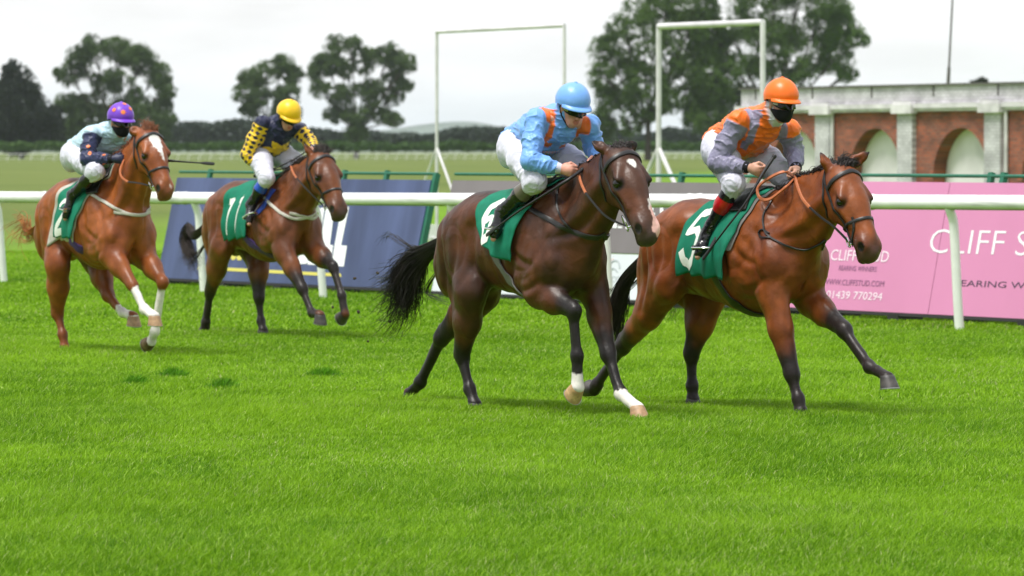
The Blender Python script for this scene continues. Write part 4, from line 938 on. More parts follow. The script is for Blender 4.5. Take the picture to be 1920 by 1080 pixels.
J3 = dict(label='jockey in light blue cap and light blue silks with orange braces', wlabel='long black whip lying along the neck and shoulder of the dark brown horse', hel=(1072, 194), pitch=18, yaw=0, hipR=(962, 268, -.11), kneeR=(1003, 340, -.25), ankR=(942, 398, -.31), toeR=(925, 448, -.38), shR=(1006, 222, -.19), shL=(1104, 234, .19), elR=(993, 302, -.30), elL=(1113, 276, .27), wrR=(1052, 317, -.13), wrL=(1121, 303, .16), handR=(1084, 322, -.07), handL=(1112, 314, .06),
    rodR=(.5, .3, .6), silk=silk_blue, cap=(.165, .36, .78), mask=False, strapc=(.30, .33, .06), bands=[(0, .40, (.115, .10, .075))], cuff='white', whip=[(1092, 318, -.06), (1064, 338, -.22), (1000, 378, -.36), (960, 405, -.40), (916, 438, -.42)], skin=(.56, .27, .20))
J2 = dict(label='jockey in yellow cap and navy silks with yellow checked sleeves', wlabel='black whip held across the mane by the jockey in yellow', hel=(540, 213), pitch=28, yaw=0, hipR=(482, 278, -.11), kneeR=(500, 335, -.24), ankR=(470, 384, -.30), toeR=(467, 420, -.36), shR=(490, 230, -.19), shL=(562, 244, .19), elR=(463, 290, -.29), elL=(580, 264, .25), wrR=(480, 309, -.23), wrL=(590, 281, .15), handR=(489, 324, -.19), handL=(583, 290, .07),
    rodR=(.7, .2, .4), silk=silk_check, cap=(.82, .50, .012), mask=False, bands=[(0, .42, (.012, .07, .42))], cuff='white', whip=[(478, 330, -.20), (500, 322, -.17), (545, 302, .0), (579, 281, .15)], flap=False)
J1 = dict(label='jockey in purple cap with orange stars and pale blue silks with navy sleeves', wlabel='black whip pointing out beyond the head of the chestnut horse', hel=(225, 223), pitch=8, yaw=0, hipR=(137, 285, -.11), kneeR=(180, 322, -.25), ankR=(136, 366, -.31), toeR=(122, 410, -.37), shR=(172, 250, -.19), shL=(246, 260, .19), elR=(163, 298, -.28), elL=(262, 296, .26), wrR=(212, 298, -.14), wrL=(252, 302, .14), handR=(233, 299, -.07), handL=(242, 300, .06),
    rodR=(.3, .3, .8), silk=silk_pale, cap=(.16, .045, .50), stars=[(-1.15, 1.05, .026, (.85, .20, .03)), (-.35, 1.15, .030, (.85, .20, .03)), (.5, .9, .028, (.85, .20, .03)), (-2.2, .9, .028, (.85, .20, .03)), (.1, .4, .024, (.85, .2, .03))], glove=(.02, .024, .06), whip=[(300, 300, .10), (340, 303, .16), (398, 307, .20)], yawd=0)
M['purple'] = mat('purple_webbing', (.06, .022, .16), .7, nscale=30); M['white'] = mat('white_sheepskin', (.46, .44, .39), .9, bump=.4, bscale=120, nscale=25, namt=.12); M['blue'] = mat('blue_webbing', (.02, .06, .38), .6)
for hs_ in (H1, H2, H3, H4):
    if isinstance(hs_.get('girthm'), str): hs_['girthm'] = M[hs_['girthm']]
for jk in (J2, J3): jk['cuff'] = M['breeches']
def runner(hspec, j):
    K = build_horse(hspec); J = rider(K['fr'], j); K['foot'] = {s: (J['ank'][s], J['toe'][s]) for s in (-1, 1)}; K['sadx'] = J['ank'][-1][0] + .12
    hairs(K, hspec); tack(K, hspec); build_rider(K, j, J)
    if j.get('whip'): whip(K['fr'], j['whip'], j)
    return K
# ------------------------------------------------------------------ ground and turf
def ground_mat():
    m = bpy.data.materials.new('turf'); m.use_nodes = True; t = m.node_tree; b = t.nodes['Principled BSDF']; b.inputs['Roughness'].default_value = .9; b.inputs['Specular IOR Level'].default_value = .1
    g = nd(t, 'ShaderNodeNewGeometry'); A = nd(t, 'ShaderNodeVectorMath', operation='DOT_PRODUCT'); B0, B1 = GB; d = unit(B1 - B0); n = V3(d[1], -d[0], 0)
    t.links.new(g.outputs['Position'], A.inputs[0]); A.inputs[1].default_value = tuple(n)
    r = nd(t, 'ShaderNodeMapRange'); c = float(B0 @ n); r.inputs['From Min'].default_value = c - 5; r.inputs['From Max'].default_value = c + 3; t.links.new(A.outputs['Value'], r.inputs['Value'])
    def noise(sc, st=(1, 1, 1)):
        mp = nd(t, 'ShaderNodeMapping'); mp.inputs['Scale'].default_value = st; t.links.new(g.outputs['Position'], mp.inputs[0]); z = nd(t, 'ShaderNodeTexNoise'); z.inputs['Scale'].default_value = sc; z.inputs['Detail'].default_value = 6; t.links.new(mp.outputs[0], z.inputs['Vector']); return z.outputs['Fac']
    def ramp(f, c0, c1, a=.35, bb=.65):
        x = nd(t, 'ShaderNodeValToRGB'); x.color_ramp.elements[0].position = a; x.color_ramp.elements[0].color = (*c0, 1); x.color_ramp.elements[1].position = bb; x.color_ramp.elements[1].color = (*c1, 1); t.links.new(f, x.inputs[0]); return x.outputs[0]
    lush = ramp(noise(1.1), G_LO, G_HI); field = ramp(noise(.09, (1, .35, 1)), (.088, .125, .024), (.128, .160, .038))
    x = nd(t, 'ShaderNodeMix', data_type='RGBA'); t.links.new(r.outputs[0], x.inputs['Factor']); t.links.new(field, x.inputs['A']); t.links.new(lush, x.inputs['B'])
    y = nd(t, 'ShaderNodeMix', data_type='RGBA', blend_type='MULTIPLY'); y.inputs['Factor'].default_value = 1; t.links.new(x.outputs['Result'], y.inputs['A']); t.links.new(ramp(noise(9), (.78, .78, .78), (1.2, 1.2, 1.2)), y.inputs['B'])
    t.links.new(y.outputs['Result'], b.inputs['Base Color']); bp = nd(t, 'ShaderNodeBump'); bp.inputs['Strength'].default_value = .5; t.links.new(noise(26), bp.inputs['Height']); t.links.new(bp.outputs[0], b.inputs['Normal']); return m
GB = (ground(20, 462), ground(810, 380))
G_LO, G_HI = (.090, .195, .005), (.140, .265, .009)
tag(mesh('ground', [(-9000, -60, 0), (9000, -60, 0), (16000, 40000, 0), (-16000, 40000, 0)], [(0, 1, 2, 3)], ground_mat()), 'racecourse turf and the fields beyond it', kind='structure')
def grass():
    R = np.random.default_rng(3); P = []; 
    for d0, d1, dens, wd, mg_ in ((19.5, 27, 6000, .0034, 1.4), (27, 36, 4000, .0045, 1.6), (36, 50, 2000, .0066, 2.2), (50, 90, 560, .013, 3.6)):
        n = int((d1 - d0) * ((d0 + d1) * 1.05 * 960 / F + 2 * mg_) * dens); y = R.uniform(d0, d1, n); x = R.uniform(-1, 1, n) * (y * 1.05 * 960 / F + mg_); P.append(np.stack([x, y, np.full(n, wd)], 1))
    for u_, v_ in ((1508, 783), (1305, 758), (897, 769), (771, 756), (384, 625), (496, 627), (125, 661)):     # grass standing round the planted hooves
        g_ = ground(u_, v_); m_ = 420; P.append(np.stack([g_[0] + R.normal(0, .085, m_), g_[1] + R.normal(-.02, .10, m_), np.full(m_, .0062)], 1))
    nh_ = 7 * 420; P = np.concatenate(P); n = len(P); x, y, wd = P.T; q = np.stack([x, y, 0 * x], 1)
    tall = fbm(q * (.9, .45, 1), 3); fine = vnoise(q * 6); h = (.022 + .030 * sstep(.25, .8, tall) + .014 * fine) * R.uniform(.6, 1.2, n); h[-nh_:] *= 1.35
    a = R.uniform(0, 2 * pi, n); lean = np.abs(R.normal(.65, .45, n)) * h; h = h * .9; la = R.normal(.6, 1.2, n) + 2.5 * (fbm(q * .7 + 40, 2) - .5); lx, ly = np.cos(la) * lean, np.sin(la) * lean
    wx, wy = np.cos(a) * wd * .5, np.sin(a) * wd * .5; z = np.zeros(n); w2 = .8
    V = np.stack([np.stack([x - wx, y - wy, z], 1), np.stack([x + wx, y + wy, z], 1), np.stack([x + lx * .35 - wx * w2, y + ly * .35 - wy * w2, h * .6], 1), np.stack([x + lx * .35 + wx * w2, y + ly * .35 + wy * w2, h * .6], 1), np.stack([x + lx, y + ly, h], 1)], 1)
    i = np.arange(n)[:, None] * 5; T = np.concatenate([i + [0, 1, 3], i + [0, 3, 2], i + [2, 3, 4]], 0)
    pt = fbm(q * (.55, .28, 1) + 11, 3); p2 = fbm(q * (3.4, 1.5, 1) + 5, 3); k = np.clip(.65 * (pt - .5) + .55 * (p2 - .5) + .45 + R.normal(0, .26, n) + .06, 0, 1)[:, None]
    C = np.array(B_LO) * (1 - k) + np.array(B_HI) * k; dry = (R.random(n) < .018 + .05 * sstep(.55, .8, fbm(q * .8 + 77, 2))); C[dry] = np.array((.52, .56, .24)) * R.uniform(.6, 1.1, (dry.sum(), 1))
    lt = R.random(n) < .07; C[lt] = np.array((.38, .56, .09)) * R.uniform(.7, 1.1, (lt.sum(), 1)); C = np.repeat(C, 5, 0); C.reshape(n, 5, 3)[:, :2] *= .72; C.reshape(n, 5, 3)[:, 4] *= 1.15  # scattered pale blades: tips catching the light, put into the colour
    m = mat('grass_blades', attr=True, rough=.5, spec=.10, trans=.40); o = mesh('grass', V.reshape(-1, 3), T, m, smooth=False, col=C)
    tag(o, 'lush bright green turf of the race track', kind='stuff')
B_LO, B_HI = (.062, .172, .003), (.262, .458, .017)
grass()
def tuft(u, v, w, label):
    R = random.Random(int(u)); c = ground(u, v); b = MB(); cols = []
    for i in range(420):
        x, y = max(-w, min(w, R.gauss(0, w / 2.4))), max(-.14, min(.14, R.gauss(0, .09))); h = R.uniform(.04, .105) * math.exp(-(x / w) ** 2); p = V3(x, y, 0); l = V3(R.gauss(.02, .04), R.gauss(-.01, .03), 0)
        s = V3(.0035, R.uniform(-.003, .003), 0); b.add([p - s, p + s, p + l * .4 + V3(0, 0, h * .6) + s * .7, p + l * .4 + V3(0, 0, h * .6) - s * .7, p + l + V3(0, 0, h)], [(0, 1, 2, 3), (3, 2, 4)]); cols += [np.array((.062, .180, .006)) * R.uniform(.7, 2.0)] * 5
    m_ = len(b.v); n_ = 18                                              # the turned sod under the blades
    for i in range(n_): b.v.append((w * 1.15 * cos(2 * pi * i / n_), .16 * sin(2 * pi * i / n_), -.01))
    for i in range(n_): b.v.append((w * .6 * cos(2 * pi * i / n_), .08 * sin(2 * pi * i / n_), .032 + .008 * R.random()))
    b.f += [(m_ + i, m_ + (i + 1) % n_, m_ + n_ + (i + 1) % n_, m_ + n_ + i) for i in range(n_)] + [tuple(range(m_ + n_, m_ + 2 * n_))]; cols += [np.array((.05, .11, .01))] * (2 * n_)
    o = mesh('turf_clump', b.v, b.f, M['blade_dark'], smooth=False, col=np.array(cols), loc=c); tag(o, label, 'turf clump', 'kicked up clumps of turf')
M['clod'] = mat('earth', (.035, .024, .014), .9, nscale=60, namt=.3); M['blade_dark'] = mat('clump_blades', attr=True, rough=.6, spec=.15, trans=.3)
for q in ((322, 709, .16, 'dark turf clump farthest to the left near the chestnut horse'), (252, 724, .14, 'small flat dark turf clump lowest on the left side of the track'), (418, 731, .15, 'dark turf clump between two others, below the third horse'), (604, 709, .19, 'largest dark turf clump, in front of the dark brown horse')): tuft(*q)
for i_, (u_, v_, D_, r_) in enumerate(((708, 512, 37, .013), (731, 603, 36, .012), (665, 522, 40, .014), (672, 585, 39, .015), (624, 576, 43, .013), (690, 640, 37, .010), (428, 684, 42, .012))):
    rr_ = random.Random(i_); b = MB(); c_ = at(u_, v_, D_); a_ = unit(V3(rr_.gauss(0, 1), rr_.gauss(0, 1), rr_.gauss(0, 1)))
    b.lathe(V3(0, 0, 0), a_, [(-r_, r_ * .3), (-r_ * .5, r_ * .9), (0, r_ * .75), (r_ * .6, r_ * .8), (r_ * 1.1, r_ * .25)], 7); o_ = b.build('earth_clod', M['clod']); o_.location = c_
    tag(o_, 'tiny dark clod of earth thrown into the air behind the horses', 'clod', 'tiny clods of earth flying behind the horses')
# ------------------------------------------------------------------ running rail beside the track
M.update(pvc=mat('white_plastic', (.80, .81, .80), .35, nscale=5, namt=.05, bump=.05, bscale=12), galv=mat('weathered_white_paint', (.58, .57, .585), .6, nscale=3, namt=.18), green=mat('green_paint', (.012, .13, .075), .5, nscale=8, namt=.12), dark=mat('dark_rubber', (.02, .02, .02), .8))
mv = mat('rail_plastic', attr=True, rough=.30, spec=.5, nscale=6, namt=.05)
def rail_fence():
    A, B = ground(8, 530), ground(1800, 620); d = unit(B - A); back = unit(V3(-d[1], d[0], 0)); back = back if back[1] > 0 else -back; root = empty('running_rail', A, 0, label='white plastic running rail on curved posts along the track', cat='rail')
    zc = lambda t: lerp(1.17, 1.285, t); L = np.linalg.norm(B - A); R0 = lambda t: A + d * L * t - back * .14
    ts = [-.40, -.16, -.02]; c = []
    def ring(t, r, z): return [R0(t) + back * cos(w) * r + V3(0, 0, z + sin(w) * r * 1.0) for w in np.linspace(0, 2 * pi, 25)[:-1]]
    v, f, col = [], [], []; T = []
    for t in np.linspace(-.35, 1.45, 140): T.append((t, .076))
    for tc in (-.1, .075, .25, .43, .61, .79, .935, 1.15): T += [(tc - .0055, .0765), (tc - .0050, .083), (tc + .0050, .083), (tc + .0055, .0765)]
    T.sort()
    for t, r in T:
        for k, p in enumerate(ring(t, r, zc(t))):
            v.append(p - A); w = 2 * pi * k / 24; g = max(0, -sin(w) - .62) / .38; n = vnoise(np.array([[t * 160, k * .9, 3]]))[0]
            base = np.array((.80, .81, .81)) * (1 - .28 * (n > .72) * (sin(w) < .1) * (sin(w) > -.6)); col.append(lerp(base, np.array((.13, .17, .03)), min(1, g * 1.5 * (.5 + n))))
    N = len(T)
    for i in range(N - 1):
        for k in range(24): a = i * 24 + k; b = i * 24 + (k + 1) % 24; f.append((a, b, b + 24, a + 24))
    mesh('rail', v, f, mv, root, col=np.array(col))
    px = [8, 190, 383, 607]; S_ = [(ground(u, 530 + (u - 8) * .0502) - A) @ d / L for u in px]; S_ += [S_[-1] + (1 - S_[-1]) * k / 4 for k in (1, 2, 3, 4)] + [1.17, -.17]
    for t in S_:
        p0 = A + d * L * t - A; z = zc(t) - .07; b = MB(); q = -back * .14
        P = [p0 + V3(0, 0, -.05), p0 + V3(0, 0, .3) - back * .03, p0 + V3(0, 0, z - .22) - back * .075, p0 + V3(0, 0, z - .09) - back * .095 , p0 + V3(0, 0, z - .02) - back * .125, p0 + V3(0, 0, z + .03) - back * .14]
        b.tube(spline(P, 4), .048, 14); b.build('post', M['pvc'], root, smooth=True)
rail_fence()
# ------------------------------------------------------------------ advertising boards
class Board:
    def __init__(s, bl, br, top_z, lean, z0=.09):
        s.A, s.B = ground(*bl), ground(*br); s.d = unit(s.B - s.A); s.L = np.linalg.norm(s.B - s.A); bk = V3(-s.d[1], s.d[0], 0); bk = bk if bk[1] > 0 else -bk
        s.up = unit(V3(0, 0, top_z) + bk * lean); s.n = np.cross(s.d, s.up); s.n = s.n if s.n[1] < 0 else -s.n; s.H = (top_z) / s.up[2]; s.z0 = z0 / s.up[2]; s.bk = bk
    def P(s, u, w, o=0.): return s.d * u + s.up * w + s.n * o
    def uw(s, x, y):
        r = ray(x, y); c = V3(0, 0, CH); t = ((s.A - c) @ s.n) / (r @ s.n); q = c + r * t - s.A; return np.array([q @ s.d, q @ s.up])
    def panel(s, name, root, u0, u1, w0, w1, m, th=.03, off=0.):
        b = MB(); b.box(s.P((u0 + u1) / 2, (w0 + w1) / 2, -th / 2 + off), s.d, s.up, s.n, (u1 - u0) / 2, (w1 - w0) / 2, th / 2); return b.build(name, m, root)
    def poly(s, name, root, polys, m, off=.004, px=True):
        for q in polys:
            b = MB(); v = [s.P(*(s.uw(*p) if px else p), off) for p in q]; b.add(v, [tuple(range(len(v)))]); b.build(name, m, root)
    def text(s, name, root, body, box, m, off=.004, weight=0., slant=0.):
        """letters fitted between two points of the board: (left x, baseline y) to (right x, top y)"""
        cu = bpy.data.curves.new(name, 'FONT'); cu.body = body; cu.offset = weight; cu.shear = slant; cu.resolution_u = 3; ob = bpy.data.objects.new('tmp', cu); S.collection.objects.link(ob)
        dg = bpy.context.evaluated_depsgraph_get(); me = bpy.data.meshes.new_from_object(ob.evaluated_get(dg)); bpy.data.objects.remove(ob); v = np.array([p.co[:] for p in me.vertices]); lo, hi = v.min(0), v.max(0)
        (u0, w0), (u1, w1) = s.uw(box[0], box[1]), s.uw(box[2], box[3]); f = [tuple(p.vertices) for p in me.polygons]; bpy.data.meshes.remove(me)
        q = [s.P(lerp(u0, u1, (p[0] - lo[0]) / (hi[0] - lo[0])), lerp(w0, w1, (p[1] - lo[1]) / (hi[1] - lo[1])), off) for p in v]
        iv = sorted((min(v[i][0] for i in t), max(v[i][0] for i in t)) for t in f); gaps = []; mx_ = iv[0][1]
        for a_, b_ in iv[1:]:
            if a_ - mx_ > .20: gaps.append((mx_ + a_) / 2)
            mx_ = max(mx_, b_)
        gaps = [-9.] + gaps + [99.]
        for g0, g1 in zip(gaps[:-1], gaps[1:]):                              # one object for each word
            b = MB(); b.add(q, [t for t in f if g0 < v[t[0]][0] < g1]); used = sorted({i for t in b.f for i in t}); mp_ = {i: k for k, i in enumerate(used)}; b.v = [b.v[i] for i in used]; b.f = [tuple(mp_[i] for i in t) for t in b.f]; b.build(name, m, root)
    def frame(s, root, feet, ends=(1, 1), rail=.10, brackets=()):
        w = s.H + rail; b = MB(); b.tube([s.P(-.05, w, -.05), s.P(s.L + .05, w, -.05)], .019, 8); b.build('top_rail', M['green'], root, smooth=True)
        for k, e in enumerate(ends):
            if e: b = MB(); u = -.03 if k == 0 else s.L + .03; b.box(s.P(u, w / 2, -.05), s.d, s.up, s.n, .035, w / 2, .035); b.build('frame_post', M['green'], root)
        for u in brackets:
            b = MB(); b.box(s.P(u, s.H + rail * .5 + .0, -.06), s.d, s.up, s.n, .035, rail * .5 + .04, .025); b.build('bracket', M['green'], root)
        for u in feet:
            b = MB(); b.box(s.P(u, .055, -.16) , s.d, V3(0, 0, 1), s.bk, .10, .05, .16); b.build('foot', M['dark'], root)
def board_thing(B, name, label): return empty(name, B.A, 0, label=label, cat='advertising board', group='advertising boards behind the rail')
def tarp(name, col, sc=1.2, amt=.12):
    return mat(name, col, .62, .35, nscale=sc, namt=amt, bump=1.0, bscale=2.2, stretch=(1, 1, .35))
M.update(navy=mat('navy_banner', (.062, .082, .175), .6, .35, nscale=2.2, namt=.32, bump=.25, bscale=2, stretch=(1, 1, .08)), greyb=tarp('grey_banner', (.178, .160, .168)), whiteb=tarp('white_banner', (.62, .66, .70), 1, .05), pink=tarp('pink_banner', (.58, .225, .40), .8, .05), wtxt=mat('white_lettering', (.80, .82, .84), .7), ptxt=mat('pale_pink_lettering', (.84, .70, .80), .7), dtxt=mat('dark_lettering', (.06, .04, .075), .7), mtxt=mat('plum_lettering', (.22, .085, .19), .7), ytxt=mat('yellow_lettering', (.62, .56, .12), .7), gtxt=mat('faint_grey_lettering', (.44, .48, .51), .8), faintp=mat('faint_pink_print', (.66, .55, .54), .8), black=mat('black_edge', (.02, .02, .02), .8))  # navy: stretched noise paints the sheen of upright folds into the colour
b1 = Board((292, 533), (765, 556), 1.44, .33); r1 = board_thing(b1, 'advertising_board', 'navy blue leaning board with white capital letters and a yellow line')
b1.panel('panel', r1, 0, b1.L, b1.z0, b1.H, M['navy']); b1.frame(r1, np.linspace(.3, b1.L - .3, 5), (0, 1), .09, (b1.L * .12, b1.L * .66, b1.L * .82)); b1.panel('bottom_edge', r1, 0, b1.L, b1.z0 - .035, b1.z0 - .004, M['black'])
b1.poly('letter', r1, [[(612, 388), (628, 388), (619, 459), (625, 460), (622, 483), (598, 481), (600, 462)], [(641, 388), (655, 388), (640, 460), (651, 461), (645, 500), (622, 498), (628, 459)], [(598, 391), (609, 389), (602, 440), (594, 440)], [(557, 493), (558, 484), (563, 478), (570, 478), (576, 483), (578, 491), (574, 495), (563, 495)], [(577, 496), (578, 489), (592, 491), (594, 497)]], M['wtxt'])
b1.poly('yellow_letter', r1, [[(384, 388), (390, 388), (384, 411), (377, 411)], [(422, 487), (426, 481), (432, 479), (433, 484), (428, 487)], [(433, 484), (440, 464), (446, 463), (447, 469), (442, 486), (436, 488)], [(444, 484), (446, 472), (450, 474), (455, 482), (452, 488), (446, 488)]], M['ytxt'])
b1.poly('yellow_line', r1, [[(372, 499), (639, 513), (641, 519), (370, 505)]], M['ytxt'])
b2 = Board((806, 559), (1421, 588), 1.44, .33); r2 = board_thing(b2, 'advertising_board', 'grey board with a white lower half and faint print, behind the dark brown horse'); ws = b2.uw(1180, 475)[1]
b2.panel('grey_panel', r2, 0, b2.L, ws, b2.H, M['greyb']); b2.panel('white_panel', r2, 0, b2.L, b2.z0, ws - .012, M['whiteb'], .03, -.004); b2.frame(r2, np.linspace(.3, b2.L - .3, 6), (0, 1), .09, (b2.L * .37, b2.L * .40, b2.L * .70)); b2.panel('bottom_edge', r2, 0, b2.L, b2.z0 - .035, b2.z0 - .004, M['black'])
b2.poly('letter', r2, [[(1221, 387), (1226, 387), (1225, 398), (1229, 400), (1227, 407), (1219, 406)], [(1238, 387), (1243, 387), (1245, 397), (1249, 403), (1243, 408), (1238, 400)], [(1132, 414), (1141, 413), (1141, 427), (1134, 427)], [(1142, 418), (1147, 418), (1147, 427), (1142, 427)], [(1148, 418), (1157, 419), (1157, 428), (1148, 427)], [(1159, 424), (1167, 425), (1167, 428), (1159, 428)]], M['wtxt'])
b2.text('printed_text', r2, 'RACECOURSE', (1118, 527, 1190, 519), M['gtxt'], slant=0)
sw = []
for (pts, w) in (([(1141, 497), (1147, 491), (1154, 488), (1160, 492), (1162, 503)], 2.6), ([(1145, 509), (1149, 503), (1154, 505), (1158, 510)], 2.)):
    L = spline([V3(*p, 0) for p in pts], 4)
    L = [p[:2] for p in L]; nn = [(lambda t: np.array([-t[1], t[0]]) / (np.linalg.norm(t) + 1e-9) * w / 2)(L[min(i + 1, len(L) - 1)] - L[max(i - 1, 0)]) for i in range(len(L))]; sw.append([p + q for p, q in zip(L, nn)] + [p - q for p, q in zip(L, nn)][::-1])
b2.poly('printed_emblem', r2, sw, M['gtxt']); b2.poly('printed_swoosh', r2, [[(1139, 496), (1142, 488), (1150, 484), (1152, 486), (1144, 491)]], M['faintp'])
b3 = Board((1428, 589), (2080, 623), 1.47, .30); r3 = board_thing(b3, 'advertising_board', 'pink board of a stud farm at the right edge of the picture'); us = b3.uw(1760, 470)[0]; ws3 = (b3.uw(1778, 338)[0] - b3.uw(1745, 594)[0])
b3.panel('left_panel', r3, 0, us - .006, b3.z0, b3.H, M['pink']); b3.panel('right_panel', r3, us + .006, b3.L, b3.z0, b3.H, M['pink'], .03, .001); b3.frame(r3, np.linspace(.2, b3.L - .3, 6), (1, 1), .08, (b3.L * .60, b3.L * .635)); b3.panel('bottom_edge', r3, 0, b3.L, b3.z0 - .035, b3.z0 - .004, M['black'])
b3.text('name_lettering', r3, 'CLIFF STUD', (1557, 488, 1669, 471), M['ptxt'], weight=0); b3.text('slogan_lettering', r3, 'REARING WINNERS', (1573, 507, 1645, 500), M['mtxt']); b3.text('address_lettering', r3, 'WWW.CLIFFSTUD.COM', (1543, 533, 1659, 527), M['mtxt']); b3.text('number_lettering', r3, '01439 770294', (1549, 559, 1656, 549), M['ptxt'])
b3.text('name_lettering', r3, 'CLIFF STUD', (1741, 474, 2065, 437), M['wtxt'], weight=-.012); b3.text('slogan_lettering', r3, 'REARING WINNERS', (1787, 536, 2010, 533), M['dtxt'])
# ------------------------------------------------------------------ two tall goal frames
def goal(xl, vl, xr, vr, D, r, label, foot):
    Dl = D; zt = CH + (283 - vl) / F * Dl; Dr = (zt - CH) * F / (283 - vr); A = at(xl, 283, Dl); A[2] = 0; B = at(xr, 283, Dr); B[2] = 0; root = empty('goal_frame', A, 0, label=label, cat='goal frame', group='tall white frames beyond the boards'); d = B - A; u = unit(d); s = V3(u[1], -u[0], 0)
    for p in (V3(0, 0, 0), d):
        b = MB(); b.tube([p, p + V3(0, 0, zt)], r, 10); b.build('post', M['galv'], root, smooth=True)
        for q in (u, -u):
            b = MB(); b.tube([p + V3(0, 0, 1.86), p + q * 1.55 + V3(0, 0, .03)], r * .8, 8); b.build('strut', M['galv'], root, smooth=True)
        b = MB(); b.tube([p - u * 1.5 + V3(0, 0, .06), p + u * 1.5 + V3(0, 0, .06)], r * .8, 8); b.build('ground_bar', M['galv'], root, smooth=True)
        b = MB(); b.box(p - u * .55 + V3(0, 0, .16), u, s, V3(0, 0, 1), .33, .2, .16); b.build('ballast_block', M['pvc'], root)
    b = MB(); b.tube([V3(0, 0, zt), d + V3(0, 0, zt)], r * 1.15, 10); b.build('crossbar', M['galv'], root, smooth=True)
goal(819, 60, 1058, 48, 100, .034, 'slender grey white goal frame left of the blue capped jockey', 0); goal(1235, 50, 1430, 42, 92, .052, 'thick white goal frame left of the orange capped jockey', 0)
# ------------------------------------------------------------------ pavilion with arches
def brick_mat(name, c1, c2, mo):
    m = bpy.data.materials.new(name); m.use_nodes = True; t = m.node_tree; b = t.nodes['Principled BSDF']; b.inputs['Roughness'].default_value = .85; tc_ = nd(t, 'ShaderNodeTexCoord'); sp_ = nd(t, 'ShaderNodeSeparateXYZ'); cb = nd(t, 'ShaderNodeCombineXYZ'); t.links.new(tc_.outputs['Object'], sp_.inputs[0]); t.links.new(sp_.outputs['X'], cb.inputs['X']); t.links.new(sp_.outputs['Z'], cb.inputs['Y'])
    br = nd(t, 'ShaderNodeTexBrick'); br.inputs['Scale'].default_value = 1; br.inputs['Brick Width'].default_value = .225; br.inputs['Row Height'].default_value = .075; br.inputs['Mortar Size'].default_value = .010; br.inputs['Color1'].default_value = (*c1, 1); br.inputs['Color2'].default_value = (*c2, 1); br.inputs['Mortar'].default_value = (*mo, 1); t.links.new(cb.outputs[0], br.inputs['Vector'])
    z = nd(t, 'ShaderNodeTexNoise'); z.inputs['Scale'].default_value = 1.6; z.inputs['Detail'].default_value = 6; t.links.new(tc_.outputs['Object'], z.inputs['Vector']); r = nd(t, 'ShaderNodeMapRange'); r.inputs['From Min'].default_value = .3; r.inputs['From Max'].default_value = .7; r.inputs['To Min'].default_value = .65; r.inputs['To Max'].default_value = 1.25; t.links.new(z.outputs['Fac'], r.inputs['Value'])
    x = nd(t, 'ShaderNodeMix', data_type='RGBA', blend_type='MULTIPLY'); x.inputs['Factor'].default_value = 1; t.links.new(br.outputs[0], x.inputs['A']); t.links.new(r.outputs[0], x.inputs['B']); t.links.new(x.outputs['Result'], b.inputs['Base Color']); return m
M.update(brick=brick_mat('red_brick', (.36, .085, .040), (.18, .052, .032), (.16, .12, .10)), wbrick=brick_mat('white_painted_brick', (.58, .57, .60), (.47, .46, .485), (.34, .33, .34)), render=mat('grey_white_render', (.70, .675, .69), .85, nscale=1.5, namt=.12), lead=mat('dark_coping', (.10, .095, .09), .8), stone=mat('stained_white_stone', (.60, .58, .60), .8, nscale=2.2, namt=.22))
